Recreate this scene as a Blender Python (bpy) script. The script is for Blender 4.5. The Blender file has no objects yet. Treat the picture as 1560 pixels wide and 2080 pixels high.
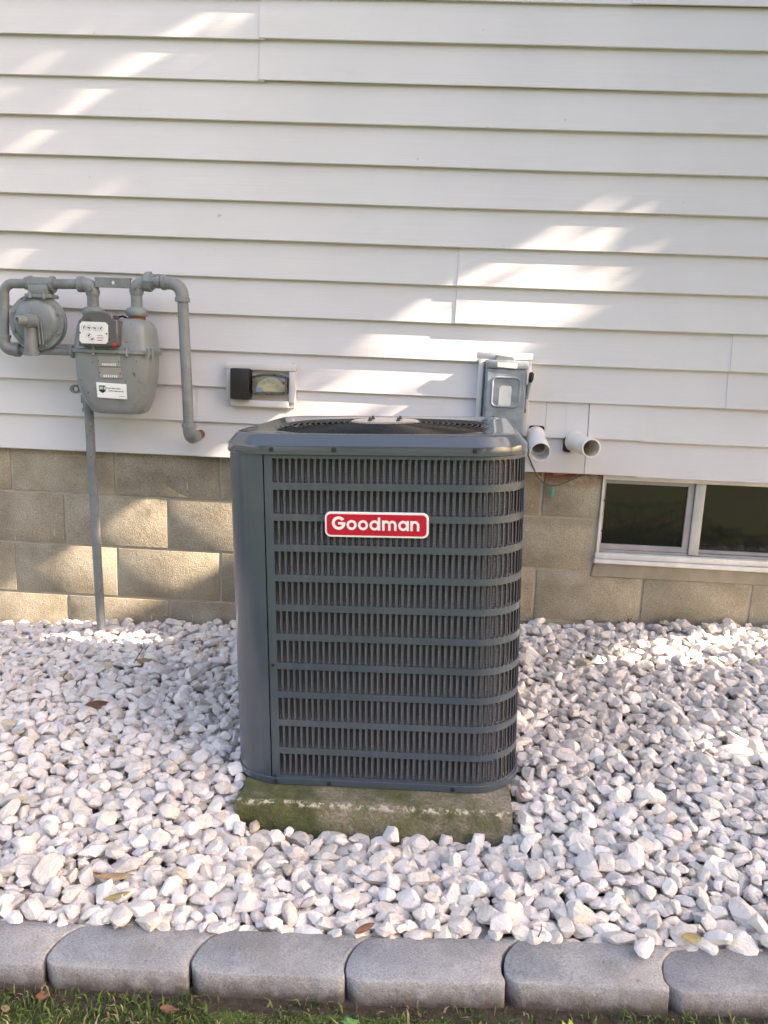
import bpy, bmesh, math, random
import numpy as np
from mathutils import Matrix, Vector, Quaternion

random.seed(7)
rng = np.random.default_rng(7)
S = bpy.context.scene
COL = S.collection
R = math.radians

# ------------------------------------------------------------------ camera
cam_d = bpy.data.cameras.new('camera')
cam = bpy.data.objects.new('camera', cam_d)
COL.objects.link(cam)
YAW, PITCH, ROLL = -0.0436, -0.1967, 0.0407
fwd = Vector((math.sin(YAW) * math.cos(PITCH), math.cos(YAW) * math.cos(PITCH), math.sin(PITCH)))
rgt = Vector((math.cos(YAW), -math.sin(YAW), 0))
upv = rgt.cross(fwd)
r2 = rgt * math.cos(ROLL) + upv * math.sin(ROLL)
u2 = upv * math.cos(ROLL) - rgt * math.sin(ROLL)
cam.matrix_world = Matrix(((r2.x, u2.x, -fwd.x, 0.0838), (r2.y, u2.y, -fwd.y, -2.9724),
                           (r2.z, u2.z, -fwd.z, 1.175), (0, 0, 0, 1)))
cam_d.sensor_fit = 'VERTICAL'
cam_d.sensor_height = 36.0
cam_d.sensor_width = 27.0
cam_d.lens = 1620.0 / 2080.0 * 36.0
cam_d.clip_start = 0.05
cam_d.clip_end = 500
S.camera = cam

# ------------------------------------------------------------------ world, sun, exposure
SUN = Vector((0.829, -0.115, 0.547)).normalized()
w = bpy.data.worlds.new('World')
S.world = w
w.use_nodes = True
nt = w.node_tree
bg = nt.nodes['Background']
sky = nt.nodes.new('ShaderNodeTexSky')
sky.sky_type = 'NISHITA'
sky.sun_disc = False
sky.sun_elevation = math.asin(SUN.z)
sky.sun_rotation = math.atan2(SUN.x, SUN.y)
sky.air_density = 1.0
sky.dust_density = 4.0
sky.ozone_density = 1.0
nt.links.new(sky.outputs[0], bg.inputs[0])
bg.inputs[1].default_value = 0.15
sun_d = bpy.data.lights.new('sun', 'SUN')
sun_d.energy = 5.0
sun_d.angle = R(0.5)
sun_d.color = (1.0, 0.93, 0.82)
sun = bpy.data.objects.new('sun', sun_d)
COL.objects.link(sun)
sun.rotation_euler = SUN.to_track_quat('Z', 'Y').to_euler()
sun.location = (6, -6, 8)
vs = S.view_settings
vs.view_transform = 'Standard'
vs.look = 'None'
vs.gamma = 1.0
vs.use_curve_mapping = False
vs.exposure = 2.24
vs.use_white_balance = True
vs.white_balance_temperature = 7780
vs.white_balance_tint = 17.5
S.cycles.max_bounces = 8
S.cycles.use_denoising = True

# ------------------------------------------------------------------ helpers
class MB:
    def __init__(s):
        s.v = []; s.f = []
    def add(s, verts, faces):
        o = len(s.v)
        s.v.extend([tuple(p) for p in verts])
        s.f.extend([tuple(i + o for i in f) for f in faces])
        return s
    def box(s, x0, x1, y0, y1, z0, z1, b=0.0):
        if b <= 0:
            v = [(x, y, z) for z in (z0, z1) for y in (y0, y1) for x in (x0, x1)]
            f = [(0, 2, 3, 1), (4, 5, 7, 6), (0, 1, 5, 4), (2, 6, 7, 3), (0, 4, 6, 2), (1, 3, 7, 5)]
            return s.add(v, f)
        bm = bmesh.new()
        bmesh.ops.create_cube(bm, size=1)
        for q in bm.verts:
            q.co = Vector(((x0 + x1) / 2 + q.co.x * (x1 - x0), (y0 + y1) / 2 + q.co.y * (y1 - y0), (z0 + z1) / 2 + q.co.z * (z1 - z0)))
        bmesh.ops.bevel(bm, geom=list(bm.edges), offset=b, segments=2, affect='EDGES', profile=0.5)
        return s.bm(bm)
    def bm(s, bm):
        bm.verts.index_update()
        s.add([q.co[:] for q in bm.verts], [[q.index for q in f.verts] for f in bm.faces])
        bm.free()
        return s
    def loft(s, rings, cap0=True, cap1=True, closed=True):
        n = len(rings[0]); vs_ = []; fs = []
        for r in rings: vs_ += list(r)
        for k in range(len(rings) - 1):
            for i in range(n if closed else n - 1):
                j = (i + 1) % n
                fs.append((k * n + i, k * n + j, (k + 1) * n + j, (k + 1) * n + i))
        if cap0: fs.append(tuple(range(n - 1, -1, -1)))
        if cap1: fs.append(tuple((len(rings) - 1) * n + i for i in range(n)))
        return s.add(vs_, fs)
    def tube(s, pts, rad, n=14, caps=True):
        pts = [Vector(p) for p in pts]
        rr = rad if isinstance(rad, (list, tuple)) else [rad] * len(pts)
        t0 = (pts[1] - pts[0]).normalized()
        a = Vector((0, 0, 1)) if abs(t0.z) < 0.9 else Vector((1, 0, 0))
        u = t0.cross(a).normalized()
        rings = []; pt = t0
        for i, p in enumerate(pts):
            if i == 0: t = t0
            elif i == len(pts) - 1: t = (pts[i] - pts[i - 1]).normalized()
            else:
                t = ((pts[i + 1] - p).normalized() + (p - pts[i - 1]).normalized())
                t = t.normalized() if t.length > 1e-6 else pt
            q = pt.rotation_difference(t)
            u = (q @ u); u = (u - t * u.dot(t)).normalized()
            v_ = t.cross(u); pt = t
            rings.append([tuple(p + (u * math.cos(2 * math.pi * k / n) + v_ * math.sin(2 * math.pi * k / n)) * rr[i]) for k in range(n)])
        return s.loft(rings, caps, caps)
    def lathe(s, o, axis, prof, n=24, caps=True):
        """prof: list of (distance along the axis, radius)"""
        o = Vector(o); ax = Vector(axis).normalized()
        a = Vector((0, 0, 1)) if abs(ax.z) < 0.9 else Vector((1, 0, 0))
        u = ax.cross(a).normalized(); v_ = ax.cross(u)
        rings = [[tuple(o + ax * d + (u * math.cos(2 * math.pi * k / n) + v_ * math.sin(2 * math.pi * k / n)) * r) for k in range(n)] for d, r in prof]
        return s.loft(rings, caps, caps)
    def sphere(s, c, rx, ry=None, rz=None, sub=2):
        bm = bmesh.new(); bmesh.ops.create_icosphere(bm, subdivisions=sub, radius=1)
        for q in bm.verts: q.co = Vector((c[0] + q.co.x * rx, c[1] + q.co.y * (ry or rx), c[2] + q.co.z * (rz or rx)))
        return s.bm(bm)
    def prism(s, poly, d0, d1, axis='y', bev=0.0):
        """polygon in the xz plane (counter-clockwise seen from -y) swept from y=d0 (front) to y=d1; axis 'z': polygon in xy"""
        n = len(poly)
        def pt(p, d): return (p[0], d, p[1]) if axis == 'y' else (p[0], p[1], d)
        rings = []
        if bev:
            ins = inset(poly, bev)
            rings.append([pt(p, d0) for p in ins]); rings.append([pt(p, d0 + (bev if d1 > d0 else -bev)) for p in poly])
        else: rings.append([pt(p, d0) for p in poly])
        rings.append([pt(p, d1) for p in poly])
        return s.loft(rings)
    def build(s, name, mat, parent=None, smooth=35, kind=None):
        me = bpy.data.meshes.new(name)
        me.from_pydata(s.v, [], s.f)
        bm = bmesh.new(); bm.from_mesh(me)
        bmesh.ops.recalc_face_normals(bm, faces=list(bm.faces))
        bm.to_mesh(me); bm.free()
        if mat: me.materials.append(mat)
        if smooth:
            me.polygons.foreach_set('use_smooth', [True] * len(me.polygons))
            me.set_sharp_from_angle(angle=R(smooth))
        o = bpy.data.objects.new(name, me)
        COL.objects.link(o)
        if parent: o.parent = parent
        if kind: o['kind'] = kind
        return o

def inset(poly, d):
    n = len(poly); out = []
    area = sum(poly[i][0] * poly[(i + 1) % n][1] - poly[(i + 1) % n][0] * poly[i][1] for i in range(n))
    sg = 1 if area > 0 else -1
    for i in range(n):
        p0, p1, p2 = poly[i - 1], poly[i], poly[(i + 1) % n]
        e1 = Vector((p1[0] - p0[0], p1[1] - p0[1])).normalized(); e2 = Vector((p2[0] - p1[0], p2[1] - p1[1])).normalized()
        n1 = Vector((-e1.y, e1.x)) * sg; n2 = Vector((-e2.y, e2.x)) * sg
        m = (n1 + n2); l = m.length
        m = m / l if l > 1e-6 else n1
        k = d / max(0.35, m.dot(n1))
        out.append((p1[0] + m.x * k, p1[1] + m.y * k))
    return out

def rrect(x0, x1, z0, z1, r, n=6):
    o = []
    for cx, cz, a in ((x1 - r, z1 - r, 0), (x0 + r, z1 - r, 90), (x0 + r, z0 + r, 180), (x1 - r, z0 + r, 270)):
        for k in range(n + 1):
            t = R(a + 90 * k / n); o.append((cx + r * math.cos(t), cz + r * math.sin(t)))
    return o

def empty(name, loc=(0, 0, 0)):
    o = bpy.data.objects.new(name, None); COL.objects.link(o); o.location = loc
    o.empty_display_size = 0.1
    return o

def tag(o, label=None, cat=None, group=None, kind=None):
    if label: o['label'] = label
    if cat: o['category'] = cat
    if group: o['group'] = group
    if kind: o['kind'] = kind
    return o

def text(name, s, size, mat, parent, m, ext=0.0002, align='LEFT', bold=0.0):
    cu = bpy.data.curves.new(name, 'FONT')
    cu.body = s; cu.size = size; cu.extrude = ext; cu.align_x = align; cu.offset = bold; cu.resolution_u = 3
    cu.materials.append(mat)
    tmp = bpy.data.objects.new(name, cu)
    me = bpy.data.meshes.new_from_object(tmp)
    bpy.data.objects.remove(tmp)
    o = bpy.data.objects.new(name, me); COL.objects.link(o)
    if not me.materials: me.materials.append(mat)
    o.parent = parent; o.matrix_local = m
    return o

def facing(x, y, z, rot=0.0):
    """matrix for text lying on a plane that faces -y"""
    return Matrix.Translation((x, y, z)) @ Matrix.Rotation(rot, 4, 'Y') @ Matrix.Rotation(R(90), 4, 'X')

# ------------------------------------------------------------------ materials
class NM:
    def __init__(s, name):
        s.m = bpy.data.materials.new(name); s.m.use_nodes = True
        s.t = s.m.node_tree; s.p = s.t.nodes['Principled BSDF']
        s.co = s.t.nodes.new('ShaderNodeTexCoord')
    def n(s, ty, **kw):
        q = s.t.nodes.new(ty)
        for k, v in kw.items(): setattr(q, k, v)
        return q
    def l(s, a, b): s.t.links.new(a, b)
    def map(s, scale, src='Object', loc=(0, 0, 0)):
        q = s.n('ShaderNodeMapping'); q.inputs['Scale'].default_value = scale; q.inputs['Location'].default_value = loc
        if src == 'World': s.l(s.n('ShaderNodeNewGeometry').outputs['Position'], q.inputs[0])
        else: s.l(s.co.outputs[src], q.inputs[0])
        return q.outputs[0]
    def noise(s, vec, scale=1, detail=4, rough=0.55):
        q = s.n('ShaderNodeTexNoise'); q.inputs['Scale'].default_value = scale
        q.inputs['Detail'].default_value = detail; q.inputs['Roughness'].default_value = rough
        if vec is not None: s.l(vec, q.inputs['Vector'])
        return q.outputs['Fac']
    def ramp(s, fac, stops, interp='LINEAR'):
        q = s.n('ShaderNodeValToRGB'); q.color_ramp.interpolation = interp
        e = q.color_ramp.elements
        while len(e) < len(stops): e.new(0.5)
        for el, (pos, c) in zip(e, stops):
            el.position = pos; el.color = (c, c, c, 1) if not isinstance(c, (tuple, list)) else (*c, 1)
        s.l(fac, q.inputs[0]); return q.outputs[0]
    def mix(s, fac, a, b, mode='MIX'):
        q = s.n('ShaderNodeMix', data_type='RGBA', blend_type=mode)
        for sock, val in ((q.inputs[0], fac), (q.inputs[6], a), (q.inputs[7], b)):
            if isinstance(val, bpy.types.NodeSocket): s.l(val, sock)
            elif isinstance(val, (tuple, list)): sock.default_value = (*val, 1)
            else: sock.default_value = val
        return q.outputs[2]
    def math(s, op, a, b=0.0):
        q = s.n('ShaderNodeMath', operation=op)
        for sock, val in ((q.inputs[0], a), (q.inputs[1], b)):
            if isinstance(val, bpy.types.NodeSocket): s.l(val, sock)
            else: sock.default_value = val
        return q.outputs[0]
    def bump(s, h, strength=0.3, dist=0.002, prev=None):
        q = s.n('ShaderNodeBump'); q.inputs['Strength'].default_value = strength; q.inputs['Distance'].default_value = dist
        s.l(h, q.inputs['Height'])
        if prev is not None: s.l(prev, q.inputs['Normal'])
        s.l(q.outputs[0], s.p.inputs['Normal']); return q.outputs[0]
    def base(s, c):
        if isinstance(c, bpy.types.NodeSocket): s.l(c, s.p.inputs['Base Color'])
        else: s.p.inputs['Base Color'].default_value = (*c, 1)
    def set(s, **kw):
        for k, v in kw.items():
            s.p.inputs[k.replace('_', ' ')].default_value = v
        return s

def worn(name, c, rough=0.5, var=0.12, scale=20, metal=0.0, bump=0.15, bscale=90, bdist=0.001, dirt=None, dirtamt=0.5, coat=0.0):
    q = NM(name)
    f = q.noise(q.map((1, 1, 1)), scale, 5)
    d = tuple(x * (1 - var * 2) for x in c); l = tuple(min(1, x * (1 + var)) for x in c)
    col = q.ramp(f, [(0.3, d), (0.7, l)])
    if dirt:
        g = q.noise(q.map((1, 1, 1), loc=(3, 7, 1)), scale * 0.45, 6, 0.65)
        col = q.mix(q.ramp(g, [(0.5, 0.0), (0.72, dirtamt)]), col, dirt)
    q.base(col)
    q.l(q.ramp(f, [(0.3, max(0, rough - 0.08)), (0.7, min(1, rough + 0.08))]), q.p.inputs['Roughness'])
    q.set(Metallic=metal, Coat_Weight=coat)
    if bump: q.bump(q.noise(q.map((1, 1, 1)), bscale, 4), bump, bdist)
    return q.m

M = {}
# vinyl siding with an embossed wood grain along x
q = NM('vinyl_siding')
g1 = q.noise(q.map((2.2, 1, 95), 'World'), 1.0, 4, 0.6)
g2 = q.noise(q.map((1.2, 1, 1.2), 'World'), 1.7, 4)
g3 = q.noise(q.map((60, 60, 60), 'World'), 1.0, 2)
c = q.ramp(g2, [(0.3, (0.60, 0.592, 0.60)), (0.7, (0.655, 0.645, 0.645))])
sp = q.noise(q.map((26, 1, 26), 'World', (5, 2, 1)), 1.0, 2, 0.4)
c = q.mix(q.ramp(sp, [(0.76, 0.0), (0.785, 0.45)]), c, (0.22, 0.18, 0.15))
rs = q.noise(q.map((3.5, 1, 14), 'World', (1, 2, 4)), 1.0, 5, 0.6)
c = q.mix(q.ramp(rs, [(0.62, 0.0), (0.8, 0.25)]), c, (0.47, 0.44, 0.41))
q.base(c)
q.set(Roughness=0.55)
b1 = q.bump(g1, 0.45, 0.0014)
q.bump(q.noise(q.map((1.1, 1, 7), 'World'), 1.0, 2), 0.35, 0.004, b1)
M['siding'] = q.m
M['trim'] = worn('vinyl_trim', (0.63, 0.615, 0.61), 0.5, 0.05, 9, bump=0.08)
# concrete block
q = NM('concrete_block')
oi = q.n('ShaderNodeObjectInfo')
big = q.noise(q.map((1, 1, 1), 'World'), 5.0, 5, 0.6)
fine = q.noise(q.map((1, 1, 1), 'World'), 190.0, 3, 0.7)
c = q.ramp(big, [(0.30, (0.225, 0.197, 0.145)), (0.50, (0.335, 0.300, 0.232)), (0.68, (0.41, 0.372, 0.295))])
c = q.mix(0.55, c, q.ramp(fine, [(0.30, (0.12, 0.10, 0.07)), (0.5, (0.5, 0.5, 0.5)), (0.72, (0.85, 0.83, 0.8))]), 'OVERLAY')
hv = q.ramp(oi.outputs['Random'], [(0.0, (0.46, 0.455, 0.45)), (1.0, (0.58, 0.575, 0.57))])
c = q.mix(0.8, c, hv, 'OVERLAY')
sta = q.noise(q.map((2.4, 1, 3.6), 'World', (7, 0, 3)), 1.0, 6, 0.68)
c = q.mix(q.ramp(sta, [(0.50, 0.0), (0.66, 0.55)]), c, (0.175, 0.142, 0.095))
eff = q.noise(q.map((3.0, 1, 2.2), 'World', (1, 0, 9)), 1.0, 6, 0.7)
c = q.mix(q.ramp(eff, [(0.58, 0.0), (0.72, 0.5)]), c, (0.46, 0.43, 0.36))
pit = q.noise(q.map((1, 1, 1), 'World', (2, 2, 2)), 85, 2, 0.5)
c = q.mix(q.ramp(pit, [(0.70, 0.0), (0.74, 0.7)]), c, (0.09, 0.075, 0.05))
dr = q.noise(q.map((95, 1, 13), 'World'), 1.0, 2, 0.4)
dm = q.noise(q.map((3.2, 1, 6), 'World', (4, 0, 2)), 1.0, 2)
c = q.mix(q.math('MULTIPLY', q.ramp(dr, [(0.70, 0.0), (0.735, 0.75)]), q.ramp(dm, [(0.46, 0.0), (0.54, 1.0)])), c, (0.62, 0.57, 0.48))
# rusty paint stain under the siding beside the window
pos = q.n('ShaderNodeSeparateXYZ'); q.l(q.n('ShaderNodeNewGeometry').outputs['Position'], pos.inputs[0])
mx = q.ramp(pos.outputs['X'], [(0.50, 0.0), (0.53, 1.0), (0.75, 1.0), (0.77, 0.0)])
mz = q.ramp(pos.outputs['Z'], [(0.70, 0.0), (0.765, 1.0)])
sn = q.noise(q.map((16, 1, 26), 'World', (2, 0, 5)), 1.0, 4, 0.6)
st = q.math('MULTIPLY', q.math('MULTIPLY', mx, mz), q.ramp(sn, [(0.42, 0.0), (0.52, 1.0)]))
c = q.mix(st, c, (0.24, 0.055, 0.022))
q.base(c); q.set(Roughness=0.92)
b1 = q.bump(fine, 0.8, 0.003)
q.bump(q.noise(q.map((1, 1, 1), 'World'), 45, 4), 0.45, 0.005, b1)
M['block'] = q.m
M['mortar'] = worn('mortar', (0.43, 0.385, 0.31), 0.95, 0.1, 18, bump=0.5, bscale=160, bdist=0.002, dirt=(0.30, 0.26, 0.19))
M['sillmortar'] = worn('sill_mortar', (0.30, 0.27, 0.21), 0.95, 0.12, 14, bump=0.5, bscale=120, bdist=0.003, dirt=(0.19, 0.16, 0.11))
M['winwhite'] = worn('white_window_paint', (0.70, 0.69, 0.67), 0.5, 0.06, 14, bump=0.15, dirt=(0.42, 0.38, 0.32), dirtamt=0.5)
M['wingrey'] = worn('grey_window_sash', (0.36, 0.345, 0.35), 0.45, 0.08, 14, bump=0.05, dirt=(0.17, 0.15, 0.13), dirtamt=0.4)
M['mull'] = worn('faded_mullion', (0.47, 0.48, 0.455), 0.5, 0.08, 14, bump=0.1)
M['black'] = worn('plain_black', (0.012, 0.012, 0.012), 0.6, 0.1, 20, bump=0)
q = NM('window_glass'); q.base((0.012, 0.013, 0.012)); q.set(Roughness=0.04, Specular_IOR_Level=0.5)
q.bump(q.noise(q.map((3, 3, 3)), 1.0, 1), 0.03, 0.002); M['glass'] = q.m
# air conditioner
q = NM('grey_unit_paint')
f = q.noise(q.map((1, 1, 1)), 650, 2)
f2 = q.noise(q.map((1, 1, 0.35)), 4, 4)
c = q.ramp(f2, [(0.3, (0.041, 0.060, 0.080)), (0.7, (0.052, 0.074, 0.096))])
dz = q.noise(q.map((1, 1, 1), loc=(2, 3, 1)), 9, 6, 0.65)
c = q.mix(q.ramp(dz, [(0.5, 0.0), (0.8, 0.12)]), c, (0.22, 0.2, 0.17))
stk_ = q.noise(q.map((70, 70, 1.6), loc=(4, 1, 2)), 1.0, 3, 0.6)
c = q.mix(q.ramp(stk_, [(0.52, 0.0), (0.75, 0.10)]), c, (0.26, 0.25, 0.235))
q.base(c); q.set(Roughness=0.34, Specular_IOR_Level=0.5, Coat_Weight=0.5, Coat_Roughness=0.14)
q.l(q.ramp(f2, [(0.3, 0.28), (0.7, 0.42)]), q.p.inputs['Roughness'])
q.bump(f, 0.08, 0.0005); M['unit'] = q.m
q = NM('grey_cap_paint')
f2 = q.noise(q.map((1, 1, 1)), 6, 4)
q.base(q.ramp(f2, [(0.3, (0.052, 0.070, 0.088)), (0.7, (0.062, 0.083, 0.104))]))
q.l(q.ramp(f2, [(0.3, 0.15), (0.7, 0.22)]), q.p.inputs['Roughness']); q.set(Coat_Weight=0.8, Coat_Roughness=0.07)
q.bump(q.noise(q.map((1, 1, 1)), 420, 2), 0.05, 0.0004); M['cap'] = q.m
M['louver'] = worn('shade_darkened_louver_paint', (0.026, 0.031, 0.037), 0.42, 0.08, 12, bump=0.05)  # same paint as the casing, darkened: shade of the recess put into the colour
M['coil'] = worn('coil_aluminium', (0.50, 0.42, 0.405), 0.4, 0.04, 40, metal=0.0, bump=0.2, bscale=400)
M['dark'] = worn('dark_interior', (0.007, 0.007, 0.008), 0.92, 0.1, 20, bump=0)
M['wire'] = worn('black_coated_wire', (0.012, 0.013, 0.015), 0.32, 0.1, 40, bump=0)
M['wire'].node_tree.nodes['Principled BSDF'].inputs['Specular IOR Level'].default_value = 0.32
M['hubplate'] = worn('galvanised_plate', (0.62, 0.58, 0.54), 0.3, 0.08, 30, metal=0.9, bump=0.05)
M['screw'] = worn('dark_screw', (0.02, 0.02, 0.022), 0.45, 0.1, 60, bump=0)
M['badgered'] = worn('red_badge', (0.52, 0.004, 0.030), 0.4, 0.03, 30, bump=0)
M['badgewhite'] = worn('white_badge', (0.82, 0.82, 0.82), 0.3, 0.02, 30, bump=0)
# gas meter
M['gas'] = worn('grey_gas_paint', (0.205, 0.232, 0.236), 0.45, 0.10, 18, bump=0.12, bscale=140, dirt=(0.10, 0.095, 0.085), dirtamt=0.75)
M['gasbody'] = worn('grey_meter_paint', (0.215, 0.240, 0.246), 0.34, 0.06, 9, bump=0.08, bscale=90, dirt=(0.14, 0.14, 0.125), dirtamt=0.55)
for k_ in ('gas', 'gasbody'):
    t_ = M[k_].node_tree; pb = t_.nodes['Principled BSDF']; src = pb.inputs['Base Color'].links[0].from_socket
    tc = t_.nodes.new('ShaderNodeTexCoord'); nz_ = t_.nodes.new('ShaderNodeTexNoise'); nz_.inputs['Scale'].default_value = 55; nz_.inputs['Detail'].default_value = 5
    rp = t_.nodes.new('ShaderNodeValToRGB'); rp.color_ramp.elements[0].position = 0.66; rp.color_ramp.elements[1].position = 0.71
    mxr = t_.nodes.new('ShaderNodeMix'); mxr.data_type = 'RGBA'; mxr.inputs[7].default_value = (0.15, 0.075, 0.04, 1)
    t_.links.new(tc.outputs['Object'], nz_.inputs['Vector']); t_.links.new(nz_.outputs['Fac'], rp.inputs[0]); t_.links.new(rp.outputs[0], mxr.inputs[0])
    t_.links.new(src, mxr.inputs[6]); t_.links.new(mxr.outputs[2], pb.inputs['Base Color'])
M['rust'] = worn('rusty_thread', (0.22, 0.085, 0.035), 0.8, 0.2, 60, bump=0.4, bscale=220)
M['index'] = worn('smoked_index_cover', (0.10, 0.10, 0.105), 0.3, 0.1, 20, bump=0)
M['dial'] = worn('white_dial_plate', (0.74, 0.74, 0.72), 0.4, 0.03, 20, bump=0)
M['print'] = worn('black_print', (0.015, 0.015, 0.017), 0.6, 0.05, 20, bump=0)
M['printgrey'] = worn('grey_print', (0.25, 0.25, 0.26), 0.6, 0.05, 20, bump=0)
M['printred'] = worn('red_print', (0.55, 0.06, 0.08), 0.6, 0.05, 20, bump=0)
M['sticker'] = worn('white_sticker', (0.78, 0.79, 0.79), 0.45, 0.02, 20, bump=0)
M['green'] = worn('green_print', (0.03, 0.17, 0.06), 0.5, 0.05, 20, bump=0)
M['plate'] = worn('stamped_nameplate', (0.33, 0.335, 0.33), 0.35, 0.06, 40, metal=0.4, bump=0.1)
M['seal'] = worn('red_seal', (0.5, 0.012, 0.02), 0.35, 0.05, 30, bump=0)
# electric meter and disconnect
M['blackbox'] = worn('black_plastic', (0.012, 0.011, 0.011), 0.5, 0.15, 30, bump=0.2, dirt=(0.05, 0.03, 0.02), dirtamt=0.3)
M['cream'] = worn('cream_dial', (0.66, 0.60, 0.42), 0.5, 0.03, 20, bump=0)
M['blue'] = worn('blue_label', (0.20, 0.38, 0.66), 0.5, 0.05, 20, bump=0)
M['bezel'] = worn('grey_bezel', (0.16, 0.155, 0.16), 0.3, 0.08, 30, metal=0.6, bump=0)
q = NM('meter_glass')
tr_ = q.n('ShaderNodeBsdfTransparent'); gl_ = q.n('ShaderNodeBsdfGlossy'); gl_.inputs['Roughness'].default_value = 0.03
mx_ = q.n('ShaderNodeMixShader'); mx_.inputs[0].default_value = 0.10
q.l(tr_.outputs[0], mx_.inputs[1]); q.l(gl_.outputs[0], mx_.inputs[2]); q.l(mx_.outputs[0], q.t.nodes['Material Output'].inputs['Surface'])
M['meterglass'] = q.m
M['galv'] = worn('galvanised_steel', (0.30, 0.345, 0.38), 0.5, 0.14, 26, metal=0.35, bump=0.1, dirt=(0.20, 0.235, 0.27), dirtamt=0.6)
M['paper'] = worn('weathered_label', (0.70, 0.69, 0.66), 0.7, 0.06, 40, bump=0.1)
M['pvc'] = worn('white_pvc', (0.80, 0.77, 0.70), 0.4, 0.05, 14, bump=0.05, dirt=(0.52, 0.46, 0.36), dirtamt=0.4)
M['pvcwhite'] = worn('bright_white_pvc', (0.77, 0.745, 0.73), 0.4, 0.04, 14, bump=0.05)
M['holeshade'] = worn('dark_hole', (0.05, 0.03, 0.03), 0.9, 0.2, 20, bump=0)  # dark colour standing for the shade inside the pipes and wall holes
M['cable'] = worn('green_cable', (0.07, 0.085, 0.06), 0.5, 0.1, 40, bump=0)
M['teal'] = worn('teal_tag', (0.06, 0.30, 0.20), 0.5, 0.1, 40, bump=0)
# mossy concrete pad
q = NM('mossy_concrete')
big = q.noise(q.map((1, 1, 1)), 5.5, 6, 0.6)
fine = q.noise(q.map((1, 1, 1)), 130, 4, 0.7)
mid = q.noise(q.map((1, 1, 1), loc=(3, 1, 2)), 32, 5, 0.7)
conc = q.ramp(fine, [(0.3, (0.14, 0.12, 0.085)), (0.5, (0.27, 0.235, 0.175)), (0.72, (0.42, 0.37, 0.29))])
moss = q.ramp(mid, [(0.3, (0.035, 0.042, 0.012)), (0.55, (0.085, 0.098, 0.03)), (0.75, (0.17, 0.165, 0.07))])
xyz = q.n('ShaderNodeSeparateXYZ'); q.l(q.co.outputs['Object'], xyz.inputs[0])
lean = q.math('MULTIPLY', xyz.outputs['X'], -0.42)
c = q.mix(q.ramp(q.math('ADD', q.math('ADD', big, lean), q.math('MULTIPLY', mid, 0.35)), [(0.52, 0.0), (0.72, 0.92)]), conc, moss)
ch = q.noise(q.map((1, 1, 1), loc=(8, 1, 4)), 55, 3)
lip = q.math('MULTIPLY', q.ramp(q.math('ADD', xyz.outputs['Z'], 0.5), [(0.486, 0.0), (0.492, 1.0)]), q.ramp(q.math('ADD', xyz.outputs['Y'], 1.0), [(0.552, 1.0), (0.559, 0.0)]))
worn_ = q.noise(q.map((1, 1, 1), loc=(8, 1, 4)), 38, 4, 0.7)
c = q.mix(q.math('MULTIPLY', lip, q.ramp(worn_, [(0.50, 0.0), (0.58, 0.9)])), c, (0.58, 0.53, 0.45))
q.base(q.mix(q.ramp(ch, [(0.70, 0.0), (0.75, 0.45)]), c, (0.42, 0.38, 0.31)))
q.set(Roughness=0.95)
b1 = q.bump(fine, 0.9, 0.004); q.bump(mid, 0.9, 0.009, b1); M['pad'] = q.m
M['chip'] = worn('chipped_concrete', (0.60, 0.54, 0.45), 0.95, 0.15, 60, bump=0.6, bscale=200, bdist=0.002)
# edging
q = NM('concrete_edging')
oi = q.n('ShaderNodeObjectInfo')
big = q.noise(q.map((1, 1, 1), 'World'), 9, 5, 0.6); fine = q.noise(q.map((1, 1, 1), 'World'), 260, 3, 0.7)
c = q.ramp(big, [(0.3, (0.245, 0.247, 0.254)), (0.7, (0.365, 0.367, 0.374))])
c = q.mix(0.5, c, q.ramp(fine, [(0.3, (0.15, 0.15, 0.15)), (0.5, (0.5, 0.5, 0.5)), (0.75, (0.85, 0.85, 0.85))]), 'OVERLAY')
c = q.mix(0.6, c, q.ramp(oi.outputs['Random'], [(0, (0.42, 0.42, 0.44)), (1, (0.56, 0.56, 0.56))]), 'OVERLAY')
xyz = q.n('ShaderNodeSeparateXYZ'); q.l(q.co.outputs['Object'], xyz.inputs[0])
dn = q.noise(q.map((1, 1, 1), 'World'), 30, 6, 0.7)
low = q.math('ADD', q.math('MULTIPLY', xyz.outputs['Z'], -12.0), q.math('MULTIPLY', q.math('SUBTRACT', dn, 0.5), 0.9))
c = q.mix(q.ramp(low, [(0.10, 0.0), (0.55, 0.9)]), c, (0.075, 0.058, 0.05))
stn = q.noise(q.map((1, 1, 1), 'World', (6, 1, 2)), 7, 6, 0.7)
c = q.mix(q.ramp(stn, [(0.52, 0.0), (0.68, 0.5)]), c, (0.17, 0.155, 0.14))
pale_ = q.noise(q.map((1, 1, 1), 'World', (1, 8, 2)), 11, 5, 0.7)  # paler blotches scattered at random over the concrete
c = q.mix(q.ramp(pale_, [(0.58, 0.0), (0.70, 0.35)]), c, (0.50, 0.50, 0.50))
spk = q.noise(q.map((1, 1, 1), 'World', (3, 3, 3)), 75, 1)
c = q.mix(q.ramp(spk, [(0.76, 0.0), (0.78, 0.6)]), c, (0.10, 0.08, 0.07))
q.base(c); q.set(Roughness=0.9)
b1 = q.bump(fine, 0.8, 0.0022); q.bump(q.noise(q.map((1, 1, 1), 'World'), 70, 4, 0.7), 0.5, 0.004, b1); M['edging'] = q.m
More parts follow.
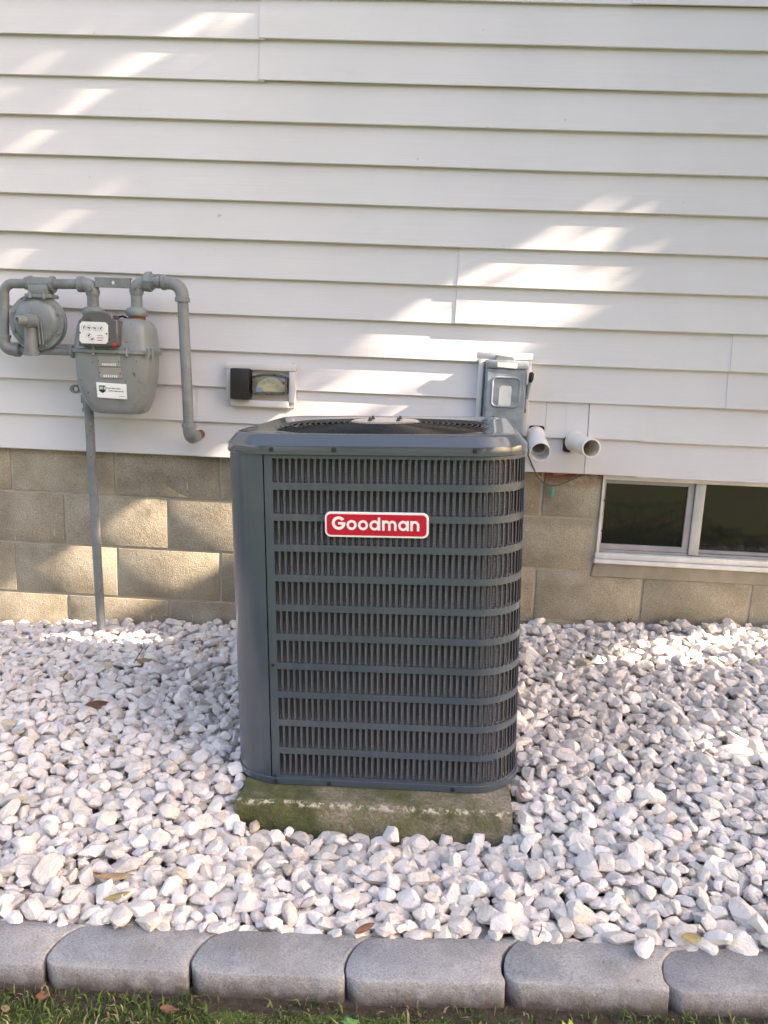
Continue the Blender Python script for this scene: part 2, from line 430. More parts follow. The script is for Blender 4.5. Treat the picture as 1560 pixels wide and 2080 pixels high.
# stones
q = NM('white_marble_chip')
at = q.n('ShaderNodeVertexColor', layer_name='tint')
v = q.noise(q.map((1, 1, 1), 'World'), 55, 5, 0.65)
v2 = q.noise(q.map((1, 1, 1), 'World'), 300, 3, 0.6)
c = q.mix(0.55, at.outputs['Color'], q.ramp(v, [(0.30, (0.27, 0.255, 0.25)), (0.47, (0.47, 0.465, 0.46)), (0.66, (0.60, 0.60, 0.60))]), 'OVERLAY')
q.base(c); q.set(Roughness=0.75, Subsurface_Weight=0.0)
b1 = q.bump(v, 0.9, 0.010); q.bump(v2, 0.6, 0.002, b1); M['stone'] = q.m
q = NM('dark_bedding')
f = q.noise(q.map((1, 1, 1), 'World'), 60, 6, 0.7)
q.base(q.ramp(f, [(0.3, (0.16, 0.125, 0.10)), (0.7, (0.36, 0.31, 0.27))])); q.set(Roughness=1.0)
q.bump(f, 0.8, 0.01); M['bed'] = q.m
# lawn, leaves
q = NM('lawn_soil')
f = q.noise(q.map((1, 1, 1), 'World'), 2.6, 5, 0.6); f2 = q.noise(q.map((1, 1, 1), 'World'), 60, 6, 0.7)
soil = q.ramp(f2, [(0.3, (0.03, 0.022, 0.015)), (0.7, (0.10, 0.075, 0.055))])
mo = q.ramp(f2, [(0.3, (0.022, 0.042, 0.007)), (0.7, (0.075, 0.112, 0.020))])
sy_ = q.n('ShaderNodeSeparateXYZ'); q.l(q.n('ShaderNodeNewGeometry').outputs['Position'], sy_.inputs[0])
foot = q.ramp(q.math('ADD', q.math('ADD', sy_.outputs['Y'], 2.5), q.math('MULTIPLY', q.noise(q.map((1, 1, 1), 'World'), 22, 4), 0.06)), [(0.765, 0.0), (0.80, 1.0)])
q.base(q.mix(foot, q.mix(q.ramp(f, [(0.38, 0.0), (0.52, 1.0)]), soil, mo), soil)); q.set(Roughness=1.0)
q.bump(f2, 0.9, 0.012); M['soil'] = q.m
def leafmat(name, stops, rough=0.6, trans=0.25):
    q = NM(name); at = q.n('ShaderNodeVertexColor', layer_name='tint')
    sp = q.n('ShaderNodeSeparateColor'); q.l(at.outputs['Color'], sp.inputs[0])
    q.base(q.ramp(sp.outputs[0], stops)); q.set(Roughness=rough)
    return q.m
M['blade'] = leafmat('grass_blade', [(0.0, (0.035, 0.075, 0.012)), (0.55, (0.085, 0.145, 0.03)), (0.75, (0.14, 0.17, 0.05)), (0.8, (0.24, 0.19, 0.10)), (1.0, (0.33, 0.27, 0.16))])
M['leaf'] = leafmat('tree_leaf', [(0.0, (0.025, 0.055, 0.012)), (1.0, (0.085, 0.13, 0.03))], 0.5)
M['bark'] = worn('bark', (0.13, 0.10, 0.075), 0.95, 0.3, 14, bump=0.8, bscale=30, bdist=0.02)
M['brownleaf'] = worn('dead_brown_leaf', (0.15, 0.068, 0.04), 0.7, 0.25, 60, bump=0.3)
M['tanleaf'] = worn('dry_tan_leaf', (0.34, 0.24, 0.14), 0.75, 0.2, 60, bump=0.3)
M['yellowleaf'] = worn('yellow_leaf', (0.30, 0.25, 0.11), 0.6, 0.15, 60, bump=0.2)
M['limeleaf'] = worn('lime_leaf', (0.42, 0.55, 0.10), 0.6, 0.15, 60, bump=0.2)
M['greenleaf'] = worn('weed_leaf', (0.10, 0.24, 0.08), 0.55, 0.15, 60, bump=0.2)
M['twig'] = worn('twig', (0.09, 0.06, 0.045), 0.9, 0.2, 60, bump=0.3)
M['pebble'] = worn('pinkish_pebble', (0.27, 0.20, 0.17), 0.8, 0.15, 60, bump=0.3)
M['roof'] = worn('roof_shingle', (0.07, 0.065, 0.06), 0.95, 0.3, 12, bump=0.6, bscale=60, bdist=0.01)

# ------------------------------------------------------------------ ground heights
def gravel_z(x, y):
    s = -y / 1.6
    z = 0.138 - 0.094 * s + (0.0555 - 0.0145 * s) * x
    # hollow in front of the pad
    return z - 0.060 * np.exp(-((y + 1.27) / 0.13) ** 2) / (1 + np.exp((np.abs(x - 0.02) - 0.36) / 0.06))
def lawn_z(x): return -0.002 + 0.041 * np.clip(x, -3, 3)

# lawn sheet out to the horizon
xs = [-150, -60, -25, -10, -5] + [i * 0.25 for i in range(-16, 17)] + [5, 10, 25, 60, 150]
ys = [-150, -60, -25, -12, -7, -4, -3, -2.4, -2.0, -1.8, -1.66, 0.0, 3, 12, 60, 150]
lm = MB()
lm.add([(x, y, float(lawn_z(x)) - (0.07 if -1.6 < y < 20 and abs(x) < 4.3 else 0)) for y in ys for x in xs],
       [(j * len(xs) + i, j * len(xs) + i + 1, (j + 1) * len(xs) + i + 1, (j + 1) * len(xs) + i) for j in range(len(ys) - 1) for i in range(len(xs) - 1)])
lawn = lm.build('lawn', M['soil'])
tag(lawn, 'patchy lawn of moss, grass and bare soil in front of the edging', 'lawn', kind='structure')

# ------------------------------------------------------------------ house
house = empty('house', (0, 0, 0))
tag(house, 'house wall of pale vinyl siding above a tan concrete block foundation', 'house')
XL, XR = -4.2, 2.35
# foundation
found = MB().box(XL + 0.02, 0.765, 0.0045, 0.2, -0.5, 0.79).box(1.598, XR - 0.02, 0.0045, 0.2, -0.5, 0.79).box(0.7652, 1.5978, 0.005, 0.2, -0.5, 0.46).build('foundation_wall', M['mortar'], house)
ZB, XB = 0.5941, -1.4883
WX0, WX1, WZ0, WZ1 = 0.763, 1.60, 0.425, 0.768
bw, bh = 0.4064, 0.2032
for r in range(-1, 4):                                  # r = 0 is the course whose bottom joint is at ZB
    z0 = ZB - r * bh; z1 = z0 + bh
    if r == -1: continue
    off = 0 if r % 2 == 0 else bw / 2
    k0 = int((XL - XB - off) / bw) - 1
    for k in range(k0, 40):
        x0 = XB + off + k * bw; x1 = x0 + bw
        x0c, x1c = max(x0, XL + 0.02), min(x1, XR - 0.02)
        if x1c - x0c < 0.05: continue
        if z1 > WZ0 + 0.03 and x1c > WX0 and x0c < WX1:      # cut back round the window
            pieces = []
            if x0c < WX0 - 0.03: pieces.append((x0c, WX0 + 0.004))
            if x1c > WX1 + 0.03: pieces.append((WX1 - 0.004, x1c))
        else: pieces = [(x0c, x1c)]
        for a, b in pieces:
            j = random.uniform(-0.0012, 0.0012)
            bl = MB().box(a + 0.005, b - 0.005, 0.0 + j, 0.06, z0 + 0.005, min(z1, 0.797) - 0.005, 0.0022)
            bl.build('block', M['block'], found)
# mortar wash under the window
mw = MB()
mw.prism([(WX0 - 0.012, 0.372), (WX1 + 0.02, 0.372), (WX1 + 0.02, 0.432), (WX0 + 0.002, 0.432), (WX0 - 0.008, 0.41)], -0.006, 0.05, bev=0.004)
mw.build('mortar_wash', M['sillmortar'], found)

# siding panels: two courses to a panel, each course leaning out to a lip
LIP, TOPY, E = 0.036, 0.020, 0.13038
Z11 = 2.2 - 11 * E
siding = MB().box(XL + 0.01, XR - 0.01, -0.012, 0.2, 0.775, 5.18).build('siding', M['trim'], house)
def siding_panel(x0, x1, zb, courses=2, proud=0.0, dz=0.0, holes=None):
    m = MB(); nx = max(2, int((x1 - x0) / 0.25))
    prof = []
    for c_ in range(courses):
        z = zb + c_ * E + dz
        prof += [(-TOPY + 0.005 if c_ == 0 else -TOPY - 0.0003, z + (0.0085 if c_ == 0 else 0.0050)), (-LIP + 0.0022, z), (-LIP, z + 0.0025),
                 (-LIP + (LIP - TOPY) * 0.35, z + E * 0.35), (-LIP + (LIP - TOPY) * 0.7, z + E * 0.7), (-TOPY - 0.0005, z + E + (0.003 if c_ == courses - 1 else 0.0025))]
    rows = []
    ph = random.uniform(0, 6)
    for i in range(nx + 1):
        x = x0 + (x1 - x0) * i / nx
        wob = 0.0010 * math.sin(x * 2.3 + ph) + 0.0006 * math.sin(x * 5.1 + ph * 2)
        rows.append([(x, y - proud, z + wob) for y, z in prof])
    n = len(prof); v = [p for r_ in rows for p in r_]
    f = [(i * n + k, (i + 1) * n + k, (i + 1) * n + k + 1, i * n + k + 1) for i in range(nx) for k in range(n - 1)]
    m.add(v, f)
    # cut ends
    for i in (0, nx):
        o = len(m.v); m.v += [(rows[i][k][0], -0.011, rows[i][k][2]) for k in range(n)]
        m.f += [(i * n + k, i * n + k + 1, o + k + 1, o + k) for k in range(n - 1)]
    return m.build('siding_panel', M['siding'], siding, smooth=25)
def row(k, seams, skip=()):
    """panel row whose lower lip is line k (z = 2.2 - k*E); seams: x of the joints; skip: gaps cut out of both courses"""
    xs_ = [XL] + list(seams) + [XR]
    for i in range(len(xs_) - 1):
        a, b = xs_[i], xs_[i + 1]
        segs = [(a, b)]
        for g0, g1 in skip:
            new = []
            for s0, s1 in segs:
                if g1 <= s0 or g0 >= s1: new.append((s0, s1)); continue
                if g0 > s0: new.append((s0, g0))
                if g1 < s1: new.append((g1, s1))
            segs = new
        for s0, s1 in segs:
            if s1 - s0 > 0.02:
                siding_panel(s0 - (0.02 if i and s0 == a else 0) + 0.0005, s1, 2.2 - k * E, 2, 0.0032 * (i % 2), 0.0010 * (i % 2))
row(11, [-0.735, 0.892], skip=[(0.53, 0.686)])   # the disconnect box and the patched stretch are cut out
row(9, [1.184])
row(7, [0.202]); row(5, [-2.6, 1.9]); row(3, [-1.9]); row(1, [-0.514]); row(-1, [0.723]); row(-3, [-1.2]); row(-5, [1.4])
for k in range(-7, -23, -2): row(k, [random.uniform(-3, 1.5)])
# pieces let in round the disconnect box and over the vent pipes
def one(x0, x1, k, pr=0.0): return siding_panel(x0, x1, 2.2 - k * E, 1, pr, 0.0003)
one(0.53, 0.686, 11, 0.0); one(0.5315, 0.605, 10, 0.0012); one(0.6055, 0.6845, 10, 0.0004)
one(-0.635, -0.40, 7 + 1, 0.0) if False else None
# eave, soffit, gutter and roof, above the picture
MB().box(XL - 0.1, XR + 0.1, -0.42, 0.2, 5.183, 5.20).build('soffit', M['trim'], house)
MB().box(XL - 0.1, XR + 0.1, -0.445, -0.421, 5.16, 5.35).build('fascia', M['trim'], house)
rf = MB(); rf.prism([(-0.50, 5.34), (-0.50, 5.37), (4.0, 7.4), (4.0, 7.37)], 0, 1)
rf.v = [(XL - 0.15 + (XR - XL + 0.3) * p[1], p[0], p[2]) for p in rf.v]
rf.build('roof', M['roof'], house)
MB().box(XL, XR, 0.21, 3.8, -0.5, 5.17).build('house_core', M['trim'], house)

# window
win = MB()
fx0, fx1, fz0, fz1 = WX0, WX1, 0.468, 0.758
win.box(fx0, fx0 + 0.009, -0.008, 0.07, fz0, fz1).box(fx1 - 0.009, fx1, -0.008, 0.07, fz0, fz1)
win.box(fx0 + 0.0002, fx1 - 0.0002, -0.0075, 0.069, fz1 - 0.010, fz1 + 0.012)
window = win.build('window', M['winwhite'], house)
MB().box(fx0 - 0.004, fx1, -0.012, 0.07, 0.4455, 0.467, 0.002).build('sill', M['winwhite'], window)
MB().prism([(fx0 - 0.008, 0.4285), (fx1, 0.425), (fx1, 0.4435), (fx0 - 0.006, 0.4445)], -0.020, 0.05, bev=0.003).build('sill_lip', M['winwhite'], window)
MB().box(fx0 - 0.003, fx1 + 0.003, 0.0705, 0.08, fz0 - 0.02, fz1 + 0.02).build('dark_room_sheet', M['black'], window)  # black sheet across the whole opening, stands for the unlit room inside
def sash(x0, x1, z0, z1, y, tl, tr, tb, tt):
    m = MB()
    m.box(x0, x0 + tl, y, y + 0.022, z0, z1).box(x1 - tr, x1, y, y + 0.022, z0, z1)
    m.box(x0 + tl, x1 - tr, y + 0.001, y + 0.021, z0, z0 + tb).box(x0 + tl, x1 - tr, y + 0.001, y + 0.021, z1 - tt, z1)
    o = m.build('sash', M['wingrey'], window)
    return o
sash(fx0 + 0.011, 1.108, fz0 + 0.010, fz1 - 0.013, 0.016, 0.008, 0.022, 0.020, 0.014)
MB().box(fx0 + 0.018, 1.088, 0.026, 0.030, fz0 + 0.028, fz1 - 0.026).build('pane', M['glass'], window)
MB().box(1.110, 1.146, 0.006, 0.030, fz0 + 0.004, fz1 - 0.0115, 0.001).build('mullion', M['mull'], window)
sash(1.1465, fx1 - 0.011, fz0 + 0.010, fz1 - 0.012, 0.026, 0.004, 0.010, 0.012, 0.004)
MB().box(1.149, fx1 - 0.02, 0.036, 0.040, fz0 + 0.018, fz1 - 0.014).build('pane', M['glass'], window)
MB().box(fx0 + 0.010, 1.109, 0.012, 0.050, fz0 + 0.001, fz0 + 0.0085).build('track', M['wingrey'], window)
MB().box(1.147, fx1 - 0.010, 0.012, 0.050, fz0 + 0.001, fz0 + 0.0085).build('track', M['wingrey'], window)
for z in (0.665, 0.548): MB().sphere((fx0 + 0.0155, 0.014, z), 0.004, sub=1).build('clip', M['black'], window)

# ------------------------------------------------------------------ gas meter assembly
gas = empty('gas_meter', (-1.1, -0.15, 0.1))
tag(gas, 'grey gas meter with round regulator and painted pipes fixed to the siding', 'gas meter')
GO = Vector(gas.location)
def gp(mb, name, mat='gas', parent=None, smooth=40, kind=None):
    o = mb.build(name, M[mat], None, smooth)
    if parent is None:
        o.parent = gas; o.data.transform(Matrix.Translation(-GO))
    else:
        o.data.transform(Matrix.Translation(-GO)); o.parent = parent
    return o
GY = -0.17
def arc(c, r, a0, a1, n=7, y=GY):
    return [(c[0] + r * math.cos(R(a0 + (a1 - a0) * k / n)), y, c[1] + r * math.sin(R(a0 + (a1 - a0) * k / n))) for k in range(n + 1)]
# riser out of the gravel, stop valve, lower run and left elbow
gp(MB().tube([(-1.098, -0.135, 0.04), (-1.121, -0.135, 0.93)], 0.0165), 'riser_pipe')
vb = MB().lathe((-1.122, -0.135, 0.925), (0, 0, 1), [(0, 0.022), (0.012, 0.023), (0.014, 0.0185), (0.07, 0.0195), (0.10, 0.018), (0.125, 0.018), (0.128, 0.022), (0.14, 0.022)])
vb.box(-1.143, -1.101, -0.152, -0.118, 0.955, 0.985, 0.003)
valve = gp(vb, 'stop_valve')
ear = MB(); n_ = 14
ring_o = [(-1.157 + 0.021 * math.cos(2 * math.pi * k / n_), 1.005 + 0.016 * math.sin(2 * math.pi * k / n_)) for k in range(n_)]
ring_i = [(-1.157 + 0.009 * math.cos(2 * math.pi * k / n_), 1.005 + 0.008 * math.sin(2 * math.pi * k / n_)) for k in range(n_)]
ear.loft([[(p[0], -0.160, p[1]) for p in ring_o], [(p[0], -0.150, p[1]) for p in ring_o], [(p[0], -0.150, p[1]) for p in ring_i], [(p[0], -0.160, p[1]) for p in ring_i], [(p[0], -0.160, p[1]) for p in ring_o]], False, False)
ear.box(-1.140, -1.112, -0.162, -0.148, 0.992, 1.018, 0.002)
gp(ear, 'valve_handle', parent=valve)
gp(MB().tube([(-1.124, -0.137, 1.06)] + [(-1.126, -0.139, 1.10), (-1.130, -0.145, 1.125)], 0.0165), 'riser_pipe')
gp(MB().lathe((-1.165, -0.16, 1.135), (1, 0, 0), [(0, 0.021), (0.012, 0.0215), (0.013, 0.018), (0.05, 0.018)]), 'pipe_elbow')
gp(MB().tube([(-1.365, -0.165, 1.133), (-1.15, -0.16, 1.135)], 0.0138), 'lower_pipe')
elb = MB().tube([(-1.352, GY, 1.133), (-1.372, GY, 1.133)] + arc((-1.372, 1.163), 0.030, -90, -180)[1:] + [(-1.402, GY, 1.176)], 0.0205)
elb.lathe((-1.345, -0.166, 1.133), (-1, 0, 0), [(0, 0.0150), (0.003, 0.0215), (0.007, 0.0235), (0.02, 0.0235)]).lathe((-1.402, GY, 1.172), (0, 0, 1), [(0, 0.0235), (0.012, 0.0235)])
gp(elb, 'pipe_elbow')
gp(MB().tube([(-1.401, GY, 1.175), (-1.393, GY, 1.31)] + arc((-1.358, 1.325), 0.035, 180, 90) + [(-1.30, GY, 1.361)], 0.0165), 'inlet_pipe')
# regulator tee and body
tee = MB().lathe((-1.318, GY, 1.362), (1, 0, 0), [(0, 0.018), (0.002, 0.021), (0.012, 0.021), (0.014, 0.026), (0.024, 0.0275), (0.026, 0.023), (0.092, 0.023), (0.094, 0.0285), (0.104, 0.0285), (0.106, 0.018), (0.112, 0.018)])
tee.box(-1.295, -1.225, -0.20, -0.14, 1.326, 1.358, 0.006)
gp(tee, 'regulator_valve_body')
gp(MB().box(-1.305, -1.214, -0.205, -0.135, 1.314, 1.327, 0.003).lathe((-1.285, -0.206, 1.312), (0, 0, 1), [(0, 0.007), (0.018, 0.007)], 6).lathe((-1.235, -0.206, 1.312), (0, 0, 1), [(0, 0.007), (0.018, 0.007)], 6), 'regulator_flange')
RC = (-1.274, -0.155, 1.231)
reg = MB().lathe(RC, (0, -1, 0), [(-0.05, 0.05), (-0.035, 0.075), (0, 0.082), (0.002, 0.096), (0.014, 0.0975), (0.016, 0.094), (0.020, 0.0965), (0.034, 0.096), (0.036, 0.094), (0.0362, 0.079), (0.0375, 0.0775), (0.045, 0.073), (0.0495, 0.064), (0.0515, 0.045), (0.052, 0.03)], 40)
regulator = gp(reg, 'regulator', 'gas')
for k in range(8):
    a = R(22 + 45 * k); p = (RC[0] + 0.086 * math.cos(a), RC[1] - 0.033, RC[2] + 0.086 * math.sin(a))
    gp(MB().lathe(p, (0, -1, 0), [(0, 0.0062), (0.008, 0.0062), (0.009, 0.004)], 6), 'bolt', parent=regulator)
bs = MB().lathe((RC[0] - 0.004, RC[1] - 0.05, RC[2] + 0.002), (-0.38, -1, 0.02), [(0, 0.026), (0.03, 0.023), (0.032, 0.02)], 20)
gp(bs, 'boss', parent=regulator)
gp(MB().lathe((RC[0] - 0.016, RC[1] - 0.078, RC[2] + 0.003), (-0.55, -1, 0.0), [(0, 0.015), (0.012, 0.0155), (0.03, 0.0155), (0.032, 0.011), (0.025, 0.010)], 12), 'vent_plug', 'plate', parent=regulator)
gp(MB().tube([(RC[0] - 0.012, RC[1] - 0.052, RC[2] - 0.01), (RC[0] - 0.014, RC[1] - 0.052, RC[2] - 0.105)], [0.022, 0.0235]).lathe((RC[0] - 0.014, RC[1] - 0.052, RC[2] - 0.098), (0, 0, -1), [(0, 0.0275), (0.014, 0.0285), (0.016, 0.02)], 20), 'vent_outlet', parent=regulator)
for dx, r_ in ((0.018, 0.0035), (0.029, 0.003)):
    gp(MB().tube([(RC[0] + dx, RC[1] - 0.060, RC[2] + 0.0), (RC[0] + dx + 0.001, RC[1] - 0.052, RC[2] - 0.075)], r_, 6), 'rib', parent=regulator)
gp(MB().tube([(-1.212, GY, 1.364), (-1.105, GY, 1.367)], 0.0175), 'outlet_pipe')
# swivel elbows, bar, unions
for x, zz, sgn, nm in ((-1.0785, 1.366, 1, 'l'), (-0.9245, 1.376, -1, 'r')):
    s_ = MB().tube([(x - sgn * 0.045, GY, zz), (x - sgn * 0.028, GY, zz)] + arc((x - sgn * 0.028, zz - 0.028), 0.028, 90, 90 - sgn * 90)[1:] + [(x, GY, zz - 0.04)], [0.0235, 0.0245] + [0.0245] * 7 + [0.0205])
    s_.lathe((x - sgn * 0.032, GY, zz), (-sgn, 0, 0), [(0, 0.0265), (0.012, 0.0275), (0.016, 0.0275), (0.017, 0.02)])
    s_.lathe((x, GY - 0.015, zz - 0.012), (0, -1, 0), [(0, 0.012), (0.013, 0.011), (0.014, 0.006)], 8)
    gp(s_, 'swivel_elbow')
    gp(MB().tube([(x, GY, zz - 0.035), (x, GY, 1.285)], 0.0195), 'swivel_tube')
    gp(MB().lathe((x, GY, 1.262 + (0.004 if sgn < 0 else 0)), (0, 0, 1), [(0, 0.034), (0.003, 0.0365), (0.02, 0.0365), (0.026, 0.032), (0.030, 0.022)], 16), 'swivel_nut')
    gp(MB().lathe((x, GY, 1.246), (0, 0, 1), [(0, 0.030), (0.005, 0.028), (0.010, 0.030), (0.014, 0.028), (0.018, 0.030)], 20), 'threaded_ring', 'rust')
bar = MB()
bx0, bx1 = -1.065, -0.938
angs = sorted([2 * math.pi * k / 16 for k in range(16)] + [math.atan2(a_ * 0.0145, b_ * 0.0625) % (2 * math.pi) for a_ in (-1, 1) for b_ in (-1, 1)])
circ = [(-1.0005 + 0.0068 * math.cos(t), 1.3745 + 0.0068 * math.sin(t)) for t in angs]
rect = []
for t in angs:
    sc = min(0.0625 / max(1e-9, abs(math.cos(t))), 0.0145 / max(1e-9, abs(math.sin(t))))
    rect.append((-1.0005 + sc * math.cos(t), 1.3745 + sc * math.sin(t) + 0.05 * sc * math.cos(t)))
bar.loft([[(p[0], -0.188, p[1]) for p in rect], [(p[0], -0.188, p[1]) for p in circ], [(p[0], -0.181, p[1]) for p in circ], [(p[0], -0.181, p[1]) for p in rect], [(p[0], -0.188, p[1]) for p in rect]], False, False)
bar.box(-1.063, -0.938, -0.1885, -0.172, 1.386, 1.3905).box(-1.063, -0.938, -0.1885, -0.172, 1.3575, 1.3615)
gp(bar, 'meter_bar')
un = MB().lathe((-0.893, GY, 1.383), (1, 0, 0), [(0, 0.025), (0.002, 0.033), (0.022, 0.034), (0.024, 0.026), (0.032, 0.026)], 8)
un.lathe((-0.861, GY, 1.383), (1, 0, 0), [(0, 0.019), (0.008, 0.018), (0.009, 0.0215), (0.02, 0.0215), (0.021, 0.018), (0.04, 0.018)])
gp(un, 'pipe_union')
e2 = MB().tube([(-0.832, GY, 1.382), (-0.806, GY, 1.381)] + arc((-0.806, 1.339), 0.042, 90, 0)[1:] + [(-0.764, GY, 1.322)], 0.0225)
e2.lathe((-0.834, GY, 1.382), (1, 0, 0), [(0, 0.025), (0.012, 0.026), (0.013, 0.022)]).lathe((-0.764, GY, 1.320), (0, 0, 1), [(0, 0.0255), (0.014, 0.0255), (0.016, 0.022)])
gp(e2, 'pipe_elbow')
gp(MB().tube([(-0.763, GY, 1.325), (-0.7445, GY, 0.885)], 0.0187), 'drop_pipe')
pts = [(-0.7445, GY, 0.892), (-0.7435, GY, 0.874)] + [(-0.7435 + 0.0, GY + 0.038 * (1 - math.cos(R(a))), 0.872 - 0.030 * math.sin(R(a)) ) for a in (20, 40, 60, 80, 90)]
pts = [(-0.7445, GY, 0.895), (-0.744, GY, 0.880), (-0.7435, GY + 0.004, 0.866), (-0.743, GY + 0.014, 0.855), (-0.7425, GY + 0.028, 0.850), (-0.742, GY + 0.045, 0.850), (-0.742, GY + 0.075, 0.850)]
e3 = MB().tube(pts, 0.0225); e3.lathe((-0.7445, GY, 0.888), (0, 0, 1), [(0, 0.0255), (0.014, 0.0255), (0.015, 0.02)])
gp(e3, 'pipe_elbow')
gp(MB().tube([(-0.742, GY + 0.07, 0.850), (-0.742, -0.005, 0.850)], 0.0165), 'wall_nipple', 'rust')
# meter body: lower and upper case lofted as rounded boxes
def tx(x): return 0.0838 + 1.0332 * (x - 0.0838)
def sec(z, xl, xr, d, e=3.2, n=40, yc=GY):
    xl, xr = tx(xl), tx(xr); cx, hw = (xl + xr) / 2, (xr - xl) / 2; o = []
    for k in range(n):
        t = 2 * math.pi * k / n; c_, s_ = math.cos(t), math.sin(t)
        o.append((cx + hw * math.copysign(abs(c_) ** (2 / e), c_), yc + d * math.copysign(abs(s_) ** (2 / e), s_), z))
    return o
low = [(0.929, -1.030, -0.880, 0.055), (0.932, -1.038, -0.870, 0.065), (0.945, -1.050, -0.861, 0.072), (0.965, -1.064, -0.852, 0.078), (0.985, -1.075, -0.845, 0.081),
       (1.02, -1.0885, -0.837, 0.084), (1.06, -1.094, -0.831, 0.085), (1.10, -1.0955, -0.828, 0.085), (1.135, -1.097, -0.827, 0.085)]
body = gp(MB().loft([sec(*a) for a in low]), 'meter_case', 'gasbody', smooth=50)
upp = [(1.150, -1.100, -0.823, 0.087), (1.165, -1.097, -0.825, 0.084), (1.19, -1.094, -0.828, 0.082), (1.22, -1.090, -0.832, 0.078), (1.238, -1.084, -0.840, 0.070), (1.250, -1.072, -0.853, 0.058), (1.256, -1.050, -0.870, 0.04)]
cover = gp(MB().loft([sec(*a) for a in upp]), 'meter_cover', 'gasbody', smooth=50)
gp(MB().loft([sec(1.1355, -1.103, -0.820, 0.092), sec(1.1375, -1.105, -0.818, 0.094), sec(1.147, -1.105, -0.818, 0.094), sec(1.1495, -1.102, -0.821, 0.091)]), 'meter_flange', 'gas')
for x in (-1.100, -1.045, -0.930, -0.855, -0.826):
    X_ = tx(x) if x < -1.09 or x > -0.84 else 0.0838 + (x - 0.0838) * 1.002
    yy = GY - (0.05 if x < -1.09 or x > -0.84 else 0.087)
    gp(MB().lathe((X_, yy, 1.128), (0, 0, 1), [(0, 0.0065), (0.03, 0.0065), (0.031, 0.004)], 6), 'flange_bolt', parent=cover)
for x in (-1.0785, -0.9245):
    gp(MB().lathe((x, GY, 1.225), (0, 0, 1), [(0, 0.040), (0.015, 0.033), (0.022, 0.031), (0.026, 0.031)], 24), 'meter_neck', 'gasbody', parent=cover)
gp(MB().tube([(-0.99, GY - 0.02, 1.258), (-0.965, GY - 0.025, 1.263), (-0.945, GY - 0.03, 1.255)], 0.004, 6), 'seal_wire', 'dark', parent=cover)
# index box
FY = -0.2565
ib = MB().prism([(-1.086, 1.157), (-0.955, 1.160), (-0.950, 1.166), (-0.9505, 1.243), (-0.956, 1.248), (-0.966, 1.249), (-0.967, 1.262), (-0.980, 1.270), (-1.01, 1.274), (-1.045, 1.272), (-1.064, 1.262), (-1.074, 1.248), (-1.084, 1.24)], FY - 0.030, FY + 0.03, bev=0.004)
index = gp(ib, 'index_box', 'index')
gp(MB().prism([(-1.072, 1.166), (-0.990, 1.167), (-0.982, 1.175), (-0.981, 1.229), (-0.990, 1.238), (-1.068, 1.238), (-1.077, 1.229), (-1.080, 1.175)], FY - 0.034, FY - 0.029, bev=0.001), 'dial_plate', 'dial', parent=index)
DY = FY - 0.0348
def ringm(cx, cz, ro, ri, y, n=16):
    m = MB(); a = [(cx + ro * math.cos(2 * math.pi * k / n), y, cz + ro * math.sin(2 * math.pi * k / n)) for k in range(n)]
    b = [(cx + ri * math.cos(2 * math.pi * k / n), y, cz + ri * math.sin(2 * math.pi * k / n)) for k in range(n)]
    return m.add(a + b, [(k, (k + 1) % n, n + (k + 1) % n, n + k) for k in range(n)])
def hand(cx, cz, L, ang, y, wd=0.0016):
    a = R(ang); u_ = (math.cos(a), math.sin(a)); v_ = (-u_[1], u_[0])
    P = [(cx + u_[0] * s_ + v_[0] * t_, cz + u_[1] * s_ + v_[1] * t_) for s_, t_ in ((-L * 0.35, -wd), (L, -wd * 0.3), (L, wd * 0.3), (-L * 0.35, wd))]
    return MB().prism(P, y, y + 0.0006)
for i, ang in enumerate((70, 150, 165, 60)):
    cx = -1.0625 + i * 0.0192; cz = 1.2175
    gp(ringm(cx, cz, 0.0084, 0.0077, DY), 'dial', 'printgrey', parent=index)
    gp(hand(cx, cz, 0.0066, ang, DY - 0.0008, 0.0024), 'pointer', 'print', parent=index)
for cx, cz, ang in ((-1.046, 1.193, 60), (-1.036, 1.181, 25)):
    gp(ringm(cx, cz, 0.0082, 0.0075, DY), 'dial', 'printgrey', parent=index)
    gp(hand(cx, cz, 0.0068, ang, DY - 0.0008, 0.0026), 'pointer', 'print', parent=index)
for i in range(3):
    gp(MB().box(-1.018, -1.000 + 0.003 * (i % 2), DY, DY + 0.0004, 1.1935 - i * 0.008, 1.1955 - i * 0.008), 'print_line', 'printred' if i else 'printgrey', parent=index)
for x in (-1.076, -0.986): gp(MB().lathe((x, FY - 0.034, 1.201), (0, -1, 0), [(0, 0.0028), (0.0014, 0.0024)], 8), 'screw', 'screw', parent=index)
gp(MB().sphere((-0.9625, FY - 0.031, 1.165), 0.0075, 0.005, 0.0085), 'seal', 'seal', parent=index)
# nameplates and sticker on the case
for z0, z1, dx in ((1.0915, 1.1265, 0), (1.053, 1.088, 0.004)):
    pl = gp(MB().prism([(-1.031 + dx, z0), (-0.955 + dx, z0 + 0.001), (-0.956 + dx, z1 + 0.001), (-1.033 + dx, z1)], FY - 0.0015, FY + 0.004, bev=0.0006), 'nameplate', 'plate', parent=body)
    for x in (-1.029 + dx, -0.959 + dx): gp(MB().lathe((x, FY - 0.001, (z0 + z1) / 2), (0, -1, 0), [(0, 0.0022), (0.0015, 0.0018)], 8), 'rivet', 'screw', parent=body)
    for i in range(7): gp(MB().box(-1.017 + dx + i * 0.0072, -1.0125 + dx + i * 0.0072, FY - 0.0021, FY - 0.0012, z0 + 0.003, z0 + 0.011), 'stamped_digit', 'paper', parent=body)
stk = MB().prism([(-1.0365, 0.986), (-0.934, 0.9835), (-0.9355, 1.0345), (-1.040, 1.0375)], FY - 0.0022, FY + 0.002)
